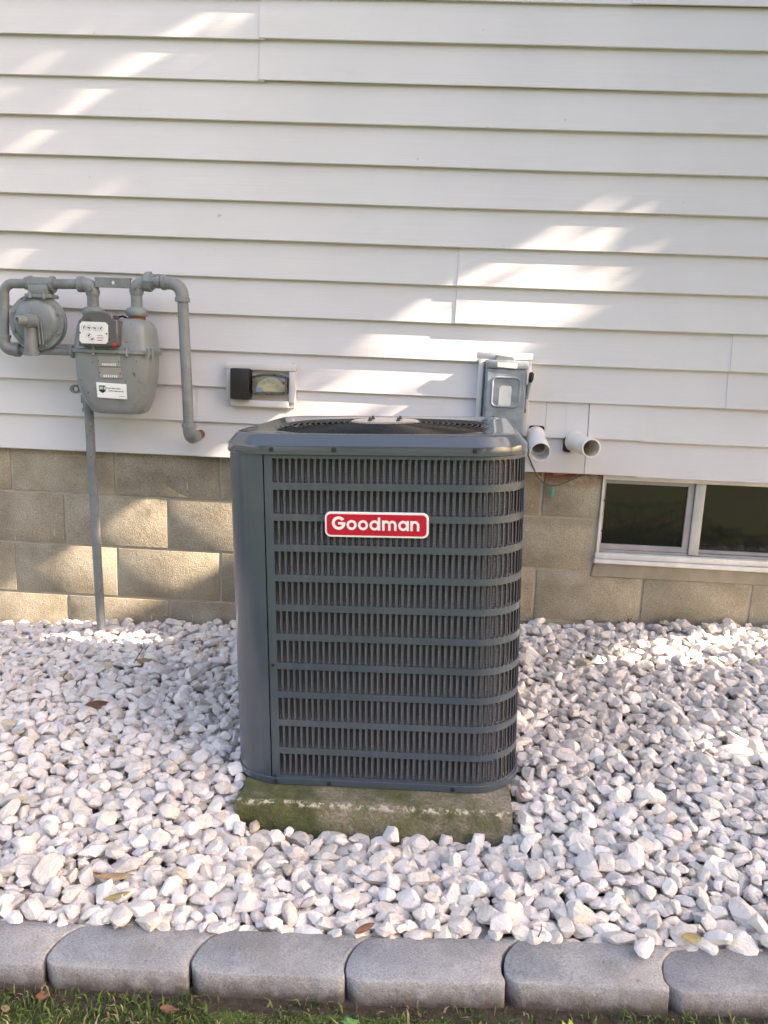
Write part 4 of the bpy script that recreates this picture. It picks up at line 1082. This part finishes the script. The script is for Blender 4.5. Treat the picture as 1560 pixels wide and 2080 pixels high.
def tint():
    u = rng.random()
    g = rng.uniform(0.61, 0.87)
    if u < 0.86: return (g, g * rng.uniform(0.925, 0.955), g * rng.uniform(0.875, 0.92))
    if u < 0.93: g *= 0.84; return (g, g * 0.93, g * 0.86)
    if u < 0.985: g *= 0.80; return (g * 0.96, g * 0.96, g)
    g *= 0.72; return (g, g * 0.92, g * 0.74)
GX0, GX1, GY0, GY1, RES = -2.3, 2.3, -1.600, -0.002, 0.005
nxg, nyg = int((GX1 - GX0) / RES), int((GY1 - GY0) / RES)
gx = GX0 + (np.arange(nxg) + 0.5) * RES; gy = GY0 + (np.arange(nyg) + 0.5) * RES
Hm = np.full((nyg, nxg), -0.022)
# the pad keeps stones out
Mi = np.array(UM.transposed())
GXX, GYY = np.meshgrid(gx, gy)
L0 = np.stack([GXX - UL.x, GYY - UL.y, np.zeros_like(GXX)], -1) @ Mi.T
inpad = (L0[..., 0] > px0 - 0.012) & (L0[..., 0] < px1 + 0.012) & (L0[..., 1] > py0 - 0.012) & (L0[..., 1] < py1 + 0.01)
NS = 17000
stones = []
for i in range(NS):
    big_ = rng.random() < 0.10
    a = float(np.clip(rng.lognormal(math.log(0.0178), 0.22), 0.010, 0.028)) * (1.22 if big_ else 1.0)
    best = None
    for _ in range(9):
        x = rng.uniform(GX0 + 0.02, GX1 - 0.02); y = rng.uniform(GY0 + 0.008, GY1 - 0.012)
        ix, iy = int((x - GX0) / RES), int((y - GY0) / RES)
        if inpad[iy, ix]: continue
        h = Hm[iy, ix]
        if best is None or h < best[0]: best = (h, x, y, ix, iy)
    if best is None: continue
    _, x, y, ix, iy = best
    k = int(rng.integers(NV)); var = variants[k]
    qz = rng.uniform(0, 2 * math.pi); tl = rng.normal(0, 0.40); ta = rng.uniform(0, 2 * math.pi)
    Q = Matrix.Rotation(tl, 3, Vector((math.cos(ta), math.sin(ta), 0))) @ Matrix.Rotation(qz, 3, 'Z')
    vv = (var * a) @ np.array(Q).T
    rx = (vv[:, 0].max() - vv[:, 0].min()) / 2; ry = (vv[:, 1].max() - vv[:, 1].min()) / 2; rz = (vv[:, 2].max() - vv[:, 2].min()) / 2
    wx, wy = max(1, int(rx / RES)), max(1, int(ry / RES))
    x0i, x1i, y0i, y1i = max(0, ix - wx), min(nxg, ix + wx + 1), max(0, iy - wy), min(nyg, iy + wy + 1)
    sub = Hm[y0i:y1i, x0i:x1i]
    dx = (gx[x0i:x1i] - x) / rx; dy = (gy[y0i:y1i] - y) / ry
    d2 = dx[None, :] ** 2 + dy[:, None] ** 2
    ins = d2 < 0.9
    zb = float(np.percentile(sub[ins], 55)) if ins.any() else float(sub.mean())
    if zb > 0.008: continue
    zc = zb + rz * 0.62
    top = np.where(ins, zc + rz * 0.85 * np.sqrt(np.clip(1 - d2, 0, 1)), -1)
    np.maximum(sub, top, out=sub)
    stones.append((x, y, zc, k, a, Q, vv, zc + rz))
# which stones are built one by one: the largest in view among the surface stones near the edging
def pix(p):
    d = Vector(p) - cam.location; zf = d.dot(fwd)
    return (780 + 1620 * d.dot(r2) / zf, 1040 - 1620 * d.dot(u2) / zf, zf)
cand = []
for i, s in enumerate(stones):
    x, y, zc, k, a, Q, vv, zt = s
    px, py, zf = pix((x, y, float(gravel_z(x, y)) + zc))
    if not (10 < px < 1550 and 1300 < py < 1935): continue
    iy, ix = int((y - GY0) / RES), int((x - GX0) / RES)
    if zt < Hm[iy, ix] - 0.004: continue
    cand.append((a * 1620 / zf, i))
cand.sort(reverse=True)
chosen = {i for _, i in cand[:300]}
tints = [tint() for _ in range(len(stones))]
def addtint(me, cols):
    ca = me.color_attributes.new('tint', 'FLOAT_COLOR', 'POINT')
    ca.data.foreach_set('color', np.asarray(cols, dtype=np.float32).ravel())
vmesh = []
for k in range(NV):
    for t_i in range(2):
        me = bpy.data.meshes.new('stone'); me.from_pydata(variants[k].tolist(), [], IF.tolist()); me.materials.append(M['stone'])
        me.polygons.foreach_set('use_smooth', [True] * len(IF)); me.set_sharp_from_angle(angle=R(21))
        t_ = tint(); addtint(me, [(*t_, 1)] * len(IV)); vmesh.append(me)
allv, allf, allc = [], [], []
nvs = len(IV); cnt = 0
for i, s in enumerate(stones):
    x, y, zc, k, a, Q, vv, zt = s
    zg = float(gravel_z(x, y))
    if i in chosen:
        o = bpy.data.objects.new('stone', vmesh[k * 2 + i % 2]); COL.objects.link(o); o.parent = bed
        o.matrix_local = Matrix.Translation((x, y, zg + zc)) @ Q.to_4x4() @ Matrix.Diagonal((a, a, a, 1))
    else:
        allv.append(vv + np.array([x, y, zg + zc])); allf.append(IF + cnt * nvs); cnt += 1
        allc.append(np.tile(np.array([*tints[i], 1.0]), (nvs, 1)))
AV = np.concatenate(allv); AF = np.concatenate(allf); AC = np.concatenate(allc)
me = bpy.data.meshes.new('gravel')
me.vertices.add(len(AV)); me.vertices.foreach_set('co', AV.astype(np.float32).ravel())
me.loops.add(len(AF) * 3); me.loops.foreach_set('vertex_index', AF.astype(np.int32).ravel())
me.polygons.add(len(AF)); me.polygons.foreach_set('loop_start', np.arange(0, len(AF) * 3, 3, dtype=np.int32))
me.polygons.foreach_set('use_smooth', np.ones(len(AF), dtype=bool))
me.update(calc_edges=True); me.validate()
addtint(me, AC); me.materials.append(M['stone']); me.set_sharp_from_angle(angle=R(21))
go = bpy.data.objects.new('gravel', me); COL.objects.link(go); go.parent = bed; go['kind'] = 'stuff'

def lone_stone(x, y, z, a, k, rot, label, name='stone'):
    me = vmesh[k * 2].copy(); o = bpy.data.objects.new(name, me); COL.objects.link(o)
    o.location = (x, y, z); o.scale = a; o.rotation_euler = rot; t_ = (0.80, 0.75, 0.745, 1); me.color_attributes['tint'].data.foreach_set('color', np.array([t_] * len(IV), dtype=np.float32).ravel()); tag(o, label, 'stone'); return o
lone_stone(0.5565, -1.622, 0.0885, (0.032, 0.021, 0.022), 3, (0.1, 0.1, R(62)), 'large white stone lying on top of the edging block near the right')
lone_stone(0.442, -1.765, 0.018, (0.021, 0.017, 0.016), 7, (0, 0, 0.3), 'round pinkish pebble in the soil beside the lime green leaf').data.materials[0] = M['pebble']

# ------------------------------------------------------------------ grass and moss
def blades(n, fx, fy, hmin, hmax, dead):
    V, F, C = [], [], []
    for i in range(n):
        x, y = fx(), fy()
        z = float(lawn_z(x)) - 0.004
        h = random.uniform(hmin, hmax); wd = random.uniform(0.0008, 0.0026)
        a = random.uniform(0, 2 * math.pi); b = random.uniform(0, 2 * math.pi); ln = random.uniform(0.3, 1.0) * h
        ux, uy = math.cos(a) * wd, math.sin(a) * wd; lx, ly = math.cos(b) * ln, math.sin(b) * ln
        o = len(V)
        V += [(x - ux, y - uy, z), (x + ux, y + uy, z), (x + ux * 0.8 + lx * 0.35, y + uy * 0.8 + ly * 0.35, z + h * 0.6), (x - ux * 0.8 + lx * 0.35, y - uy * 0.8 + ly * 0.35, z + h * 0.6), (x + lx, y + ly, z + h * (0.95 - 0.4 * ln / h))]
        F += [(o, o + 1, o + 2, o + 3), (o + 3, o + 2, o + 4)]
        t_ = random.uniform(0.8, 1.0) if random.random() < dead(x) else random.uniform(0, 0.74)
        C += [(t_, t_, t_, 1)] * 5
    return V, F, C
def gdens(x): return 0.95 if x < -0.25 else 0.18 if x < -0.12 else 0.35 if x < 0.30 else 0.12 if x < 0.47 else 0.8
def fx():
    while True:
        x = random.uniform(-1.3, 1.4)
        if random.random() < gdens(x): return x
V, F, C = blades(5200, fx, lambda: -1.716 - abs(random.gauss(0, 0.08)), 0.006, 0.034, lambda x: 0.22)
V2, F2, C2 = blades(16000, lambda: random.uniform(-2.2, 2.2), lambda: random.uniform(-3.4, -1.75), 0.015, 0.05, lambda x: 0.2)
o0 = len(V); V += V2; F += [tuple(i + o0 for i in f) for f in F2]; C += C2
# moss cushions: very short dense tips
V3, F3, C3 = blades(9000, lambda: random.choice([random.gauss(-0.21, 0.035), random.gauss(0.02, 0.05), random.gauss(0.11, 0.05), random.gauss(-0.05, 0.03)]), lambda: -1.745 - abs(random.gauss(0, 0.035)), 0.004, 0.011, lambda x: 0.03)
o0 = len(V); V += V3; F += [tuple(i + o0 for i in f) for f in F3]; C += [(0.55 + c_[0] * 0.2, 0, 0, 1) for c_ in C3]
me = bpy.data.meshes.new('grass'); me.from_pydata(V, [], F); me.materials.append(M['blade']); addtint(me, C)
gro = bpy.data.objects.new('grass', me); COL.objects.link(gro); tag(gro, 'short tufts of grass and moss along the front of the edging', 'grass', kind='stuff')

# ------------------------------------------------------------------ fallen leaves and twigs
def leaf(x, y, z, L, wd, rot, mat, label, curl=0.3, lobes=0):
    m = MB(); n = 9; v = []; f = []
    for i in range(n + 1):
        t = i / n; ww = wd * math.sin(math.pi * min(1, t * 0.96 + 0.02)) ** 0.8 * (1 + (0.35 * math.cos(t * math.pi * 2 * lobes) if lobes else 0))
        zc = curl * L * (t - 0.5) ** 2
        v += [(L * (t - 0.5), -ww, zc + 0.35 * ww * curl * 2), (L * (t - 0.5), 0, zc), (L * (t - 0.5), ww, zc + 0.35 * ww * curl * 2)]
    for i in range(n):
        for k in range(2): f.append((i * 3 + k, (i + 1) * 3 + k, (i + 1) * 3 + k + 1, i * 3 + k + 1))
    m.add(v, f); o = m.build('fallen_leaf', M[mat], None, 60)
    sm = o.modifiers.new('thickness', 'SOLIDIFY'); sm.thickness = 0.0006
    o.location = (x, y, z); o.rotation_euler = rot; tag(o, label, 'leaf', 'fallen leaves'); return o
def gz_(x, y, up=0.022): return float(gravel_z(x, y)) + up
def lf(x, y, L, wd, rot, mat, label, up=0.024, **kw): return leaf(x, y, gz_(x, y, up - 0.010), L, wd * 0.85, (rot[0] + 0.25, rot[1], rot[2]), mat, label, **kw)
lf(-0.874, -0.717, 0.075, 0.017, (0.4, 0.1, 0.4), 'brownleaf', 'large reddish brown leaf half buried in the gravel left of the air conditioner', 0.030)
lf(-1.09, -0.69, 0.035, 0.012, (0.6, 0.2, 1.2), 'brownleaf', 'small brown leaf in the gravel at the left picture edge', 0.026)
lf(-0.672, -0.66, 0.04, 0.013, (0.5, 0.3, 2.0), 'brownleaf', 'brown leaf between stones just left of the air conditioner', 0.028)
lf(-0.836, -0.40, 0.075, 0.014, (0.3, 0.1, 0.2), 'tanleaf', 'tan dry leaf in the gravel below the gas riser pipe', 0.030)
lf(-0.50, -1.535, 0.055, 0.007, (0.3, -0.15, 0.35), 'yellowleaf', 'thin yellow leaf on the gravel behind the left edging blocks', 0.032)
lf(-0.53, -1.475, 0.085, 0.010, (0.2, 0.0, 0.15), 'tanleaf', 'tan dry leaf strands lying above the thin yellow leaf', 0.030)
lf(0.018, -1.596, 0.045, 0.008, (0.6, -0.2, 0.5), 'brownleaf', 'narrow brown leaf on the middle edging joint', 0.030)
lf(0.375, -1.13, 0.05, 0.020, (0.7, 0.4, 1.2), 'brownleaf', 'rust brown leaf against the right side of the concrete pad', 0.035)
lf(0.65, -1.592, 0.040, 0.012, (0.2, 0.1, 0.1), 'yellowleaf', 'dull yellow leaf behind the rightmost edging block', 0.030)
lf(0.86, -0.05, 0.05, 0.008, (1.2, 0.3, 1.3), 'brownleaf', 'upright brown leaf against the foundation below the window', 0.040)
lf(0.555, -0.36, 0.045, 0.012, (0.4, 0.2, 0.8), 'brownleaf', 'brown leaf in the gravel right of the air conditioner near the wall', 0.030)
lf(0.02, -1.31, 0.04, 0.010, (0.5, 0.2, 2.2), 'brownleaf', 'brown leaf fallen into the gap in front of the concrete pad', 0.030)
leaf(0.393, -1.772, 0.026, 0.045, 0.018, (0.2, 0.1, 0.4), 'limeleaf', 'lime green leaf on the soil below the edging', curl=0.5, lobes=3)
leaf(0.010, -1.776, 0.012, 0.040, 0.016, (0.3, 0.1, 2.1), 'greenleaf', 'green jagged weed leaf below the middle edging joint', curl=0.4, lobes=3)
leaf(-0.565, -1.738, -0.010, 0.026, 0.007, (0.9, 0.4, 0.8), 'brownleaf', 'brown leaf in the grass at the left edging joint', curl=0.6)
leaf(-0.325, -1.750, -0.006, 0.034, 0.007, (0.9, 0.4, 0.3), 'brownleaf', 'brown curled leaf in the grass below the second edging joint', curl=0.6)
leaf(-0.62, -1.765, -0.020, 0.020, 0.008, (0.4, 0.1, 2.0), 'tanleaf', 'small pale leaf in the grass near the left picture edge', curl=0.5)
leaf(-0.20, -1.83, 0.02, 0.03, 0.011, (0.3, 0.1, 0.2), 'limeleaf', 'bright green leaf at the bottom picture edge', curl=0.4)
def twig(pts, r_, label):
    o = MB().tube(pts, [r_] * (len(pts) - 1) + [r_ * 0.5], 6).build('twig', M['twig'], None, 60); tag(o, label, 'twig', 'twigs'); return o
twig([(0.355, -1.60, 0.07), (0.362, -1.598, 0.092), (0.361, -1.596, 0.103)], 0.0012, 'short upright twig at the joint right of the middle edging block')
twig([(0.09, -1.745, 0.0), (0.13, -1.75, 0.012), (0.165, -1.765, 0.006), (0.21, -1.757, 0.012)], 0.0014, 'thin twig lying on the moss below the middle edging block')
twig([(-0.87, -0.43, 0.09), (-0.85, -0.40, 0.13), (-0.835, -0.375, 0.155)], 0.0014, 'thin dark twig standing in the sunlit gravel')
twig([(0.53, -1.735, 0.012), (0.545, -1.76, 0.02), (0.575, -1.785, 0.012)], 0.0016, 'pale twig below the joint with the rightmost edging block')
# dry weed against the wall
wd_ = MB()
for i in range(16):
    a = random.uniform(-0.7, 0.7); h = random.uniform(0.03, 0.075)
    wd_.tube([(0, 0, 0), (a * 0.02, -0.004, h * 0.6), (a * 0.05, -0.006 - random.random() * 0.01, h)], [0.0011, 0.0009, 0.0004], 4)
wo = wd_.build('dry_weed', M['twig'], None, 60); wo.location = (0.905, -0.022, 0.165); tag(wo, 'dry brown weed at the foot of the foundation below the window', 'weed')

# ------------------------------------------------------------------ trees: one out of view beside the house, crown carved to dapple the wall, a row across the lawn
PATCH_WALL = [   # (polygon on the siding in x and z, share of leaves that stay)
    ([(-0.45, 0.93), (-0.317, 1.035), (-0.176, 1.162), (0.015, 1.303), (0.19, 1.41), (0.30, 1.46), (0.36, 1.44), (0.40, 1.36), (0.42, 1.29), (0.40, 1.21), (0.33, 1.15), (0.24, 1.05), (0.14, 0.95), (0.05, 0.87), (-0.3, 0.85)], 0.03),
    ([(-1.32, 0.24), (-1.078, 0.413), (-0.882, 0.530), (-0.60, 0.55), (-0.50, 0.54), (-0.55, 0.45), (-0.768, 0.33), (-0.965, 0.250), (-1.305, 0.19), (-1.55, 0.15), (-1.55, 0.19)], 0.0),
    ([(-1.417, 1.931), (-1.325, 2.006), (-1.197, 2.142), (-0.716, 2.20), (-0.785, 2.074), (-1.01, 2.021), (-1.117, 1.947)], 0.38),
    ([(-1.459, 1.80), (-1.348, 1.893), (-0.978, 1.911), (-1.103, 1.82)], 0.36),
    ([(-1.55, 1.39), (-1.45, 1.50), (-1.24, 1.52), (-1.30, 1.42)], 0.2),
    ([(0.91, 0.927), (1.043, 1.005), (1.219, 0.995), (1.055, 0.898)], 0.55),
]
PATCH_GROUND = [
    ([(-1.26, -0.24), (-1.169, -0.17), (-0.98, -0.17), (-0.92, -0.231), (-1.0, -0.30), (-1.205, -0.32)], 0.085, 0.0),
    ([(0.768, -0.349), (0.956, -0.206), (1.397, -0.094), (1.45, -0.282), (1.029, -0.363)], 0.185, 0.05),
    ([(0.95, -0.858), (1.25, -0.80), (1.25, -1.043), (0.967, -1.0)], 0.14, 0.1),
]
def inpoly(px, pz, poly):
    c_ = np.zeros(len(px), bool); n = len(poly)
    for i in range(n):
        x0, z0 = poly[i]; x1, z1 = poly[(i + 1) % n]
        cond = ((z0 > pz) != (z1 > pz))
        with np.errstate(divide='ignore', invalid='ignore'):
            xi = (x1 - x0) * (pz - z0) / (z1 - z0) + x0
        c_ ^= cond & (px < xi)
    return c_
def grow(poly, d):
    cx = sum(p[0] for p in poly) / len(poly); cy = sum(p[1] for p in poly) / len(poly)
    pts_ = [(x + d * math.cos(a), y + d * math.sin(a)) for x, y in poly for a in [k * math.pi / 4 for k in range(8)]]
    pts_ = sorted(set(pts_))
    def half_(P):
        h = []
        for p in P:
            while len(h) > 1 and (h[-1][0] - h[-2][0]) * (p[1] - h[-2][1]) - (h[-1][1] - h[-2][1]) * (p[0] - h[-2][0]) <= 0: h.pop()
            h.append(p)
        return h
    a = half_(pts_); b = half_(pts_[::-1])
    return a[:-1] + b[:-1]
def make_tree(name, base, trunk_h, crown_c, crown_r, nleaf, size, label, carve=False, seed=1, trunk_r=0.14):
    rg_ = np.random.default_rng(seed)
    t = empty(name, base); tag(t, label, 'tree')
    B = Vector(base); Cc = Vector(crown_c)
    m = MB(); pts = []
    for i in range(9):
        f_ = i / 8; pts.append(((Cc.x - B.x) * f_ * f_ + 0.05 * math.sin(i), (Cc.y - B.y) * f_ * f_ + 0.05 * math.cos(i * 1.3), (Cc.z - B.z) * f_))
    m.tube(pts, [trunk_r * (1.35 - 0.35 * min(1, i)) * (1 - 0.75 * i / 8) for i in range(9)], 10)
    tr = m.build('trunk', M['bark'], t, 60)
    lb = MB()
    s_ = np.array(SUN); e1 = np.cross(s_, (0, 0, 1)); e1 /= np.linalg.norm(e1); e2 = np.cross(e1, s_)
    jobs = [([(x, -0.025, z) for x, z in poly], share) for poly, share in PATCH_WALL] + [([(x, y, zg) for x, y in poly], share) for poly, zg, share in PATCH_GROUND]
    jobs = [(grow([(float(np.dot(p, e1)), float(np.dot(p, e2))) for p in poly], 0.06), share) for poly, share in jobs]
    for k in range(26):
        f_ = rg_.uniform(0.45, 0.95); p = Vector(pts[int(f_ * 8)]); a = rg_.uniform(0, 6.28)
        e = (Cc - B) + Vector((crown_r[0] * 0.8 * math.cos(a), crown_r[1] * 0.8 * math.sin(a), crown_r[2] * rg_.uniform(-0.5, 0.75)))
        mid = p.lerp(e, 0.5) + Vector((0, 0, 0.15)); r0 = trunk_r * 0.4
        if carve:
            sm_ = np.array([(p.lerp(mid, u) if u < 1 else mid.lerp(e, u - 1)) + B for u in np.linspace(0.3, 2, 24)])
            if any(inpoly(sm_ @ e1, sm_ @ e2, g_).any() for g_, _ in jobs): continue
        lb.tube([p, mid, e], [r0, r0 * 0.55, r0 * 0.15], 6)
    lb.build('limbs', M['bark'], t, 60)
    # leaves gathered in clumps over the crown's volume
    ncl = max(30, nleaf // 130)
    d = rg_.normal(size=(ncl, 3)); d /= np.linalg.norm(d, axis=1)[:, None]
    rad = rg_.uniform(0.25, 1.0, ncl) ** 0.5
    cl = np.array(Cc) + d * rad[:, None] * np.array(crown_r)
    which = rg_.integers(0, ncl, nleaf)
    pos = cl[which] + rg_.normal(size=(nleaf, 3)) * np.array(crown_r) * (0.17 if carve else 0.13)
    if carve:
        uni = rg_.random(nleaf) < 0.5
        dd = rg_.normal(size=(nleaf, 3)); dd /= np.linalg.norm(dd, axis=1)[:, None]
        pos[uni] = (np.array(Cc) + dd * (rg_.random(nleaf) ** (1 / 3))[:, None] * np.array(crown_r))[uni]
        s_ = np.array(SUN); keep = np.ones(nleaf, bool); u_ = rg_.random(nleaf)
        lx, ly = pos @ e1, pos @ e2
        for p2_, share in jobs: keep &= ~(inpoly(lx, ly, p2_) & (u_ > share))
        pos = pos[keep]; which = which[keep]
    n = len(pos)
    ax = rg_.normal(size=(n, 3)); ax /= np.linalg.norm(ax, axis=1)[:, None]
    bx_ = np.cross(ax, rg_.normal(size=(n, 3))); bx_ /= np.linalg.norm(bx_, axis=1)[:, None]
    nn = np.cross(ax, bx_)
    sz = size * rg_.uniform(0.7, 1.25, n)[:, None]
    P = [pos - ax * sz, pos + bx_ * sz * 0.62 + nn * sz * 0.12 - ax * sz * 0.1, pos + ax * sz, pos - bx_ * sz * 0.62 + nn * sz * 0.12 - ax * sz * 0.1]
    V = np.stack(P, 1).reshape(-1, 3) - np.array(base)
    F = np.arange(n * 4).reshape(-1, 4)
    me = bpy.data.meshes.new('crown'); me.from_pydata(V.tolist(), [], F.tolist()); me.materials.append(M['leaf'])
    cv = np.repeat(np.clip(rg_.normal(0.5, 0.25, ncl)[which] + rg_.normal(0, 0.15, n), 0, 1), 4)
    addtint(me, np.stack([cv, cv, cv, np.ones_like(cv)], 1))
    o = bpy.data.objects.new('crown', me); COL.objects.link(o); o.parent = t
    return t
make_tree('shade_tree', (4.5, -1.7, 0.05), 2.5, (4.3, -1.45, 4.05), (1.2, 1.8, 2.65), 38000, 0.062, 'leafy tree at the house corner whose shade dapples the siding', True, 3)
for i, (x, y, h, r_, lab) in enumerate(((-9, -15, 4.6, 3.4, 'broad tree across the lawn, first of the row'), (-3.2, -17, 5.4, 3.8, 'tall tree across the lawn, second of the row'), (2.6, -15.5, 4.4, 3.3, 'round tree across the lawn, third of the row'),
                                       (8.2, -16, 5.2, 3.6, 'spreading tree across the lawn, fourth of the row'))):
    make_tree('garden_tree', (x, y, 0.0), 2, (x, y, h), (r_, r_ * 0.9, r_ * 0.95), 5200, 0.17, lab, False, 20 + i, 0.2)
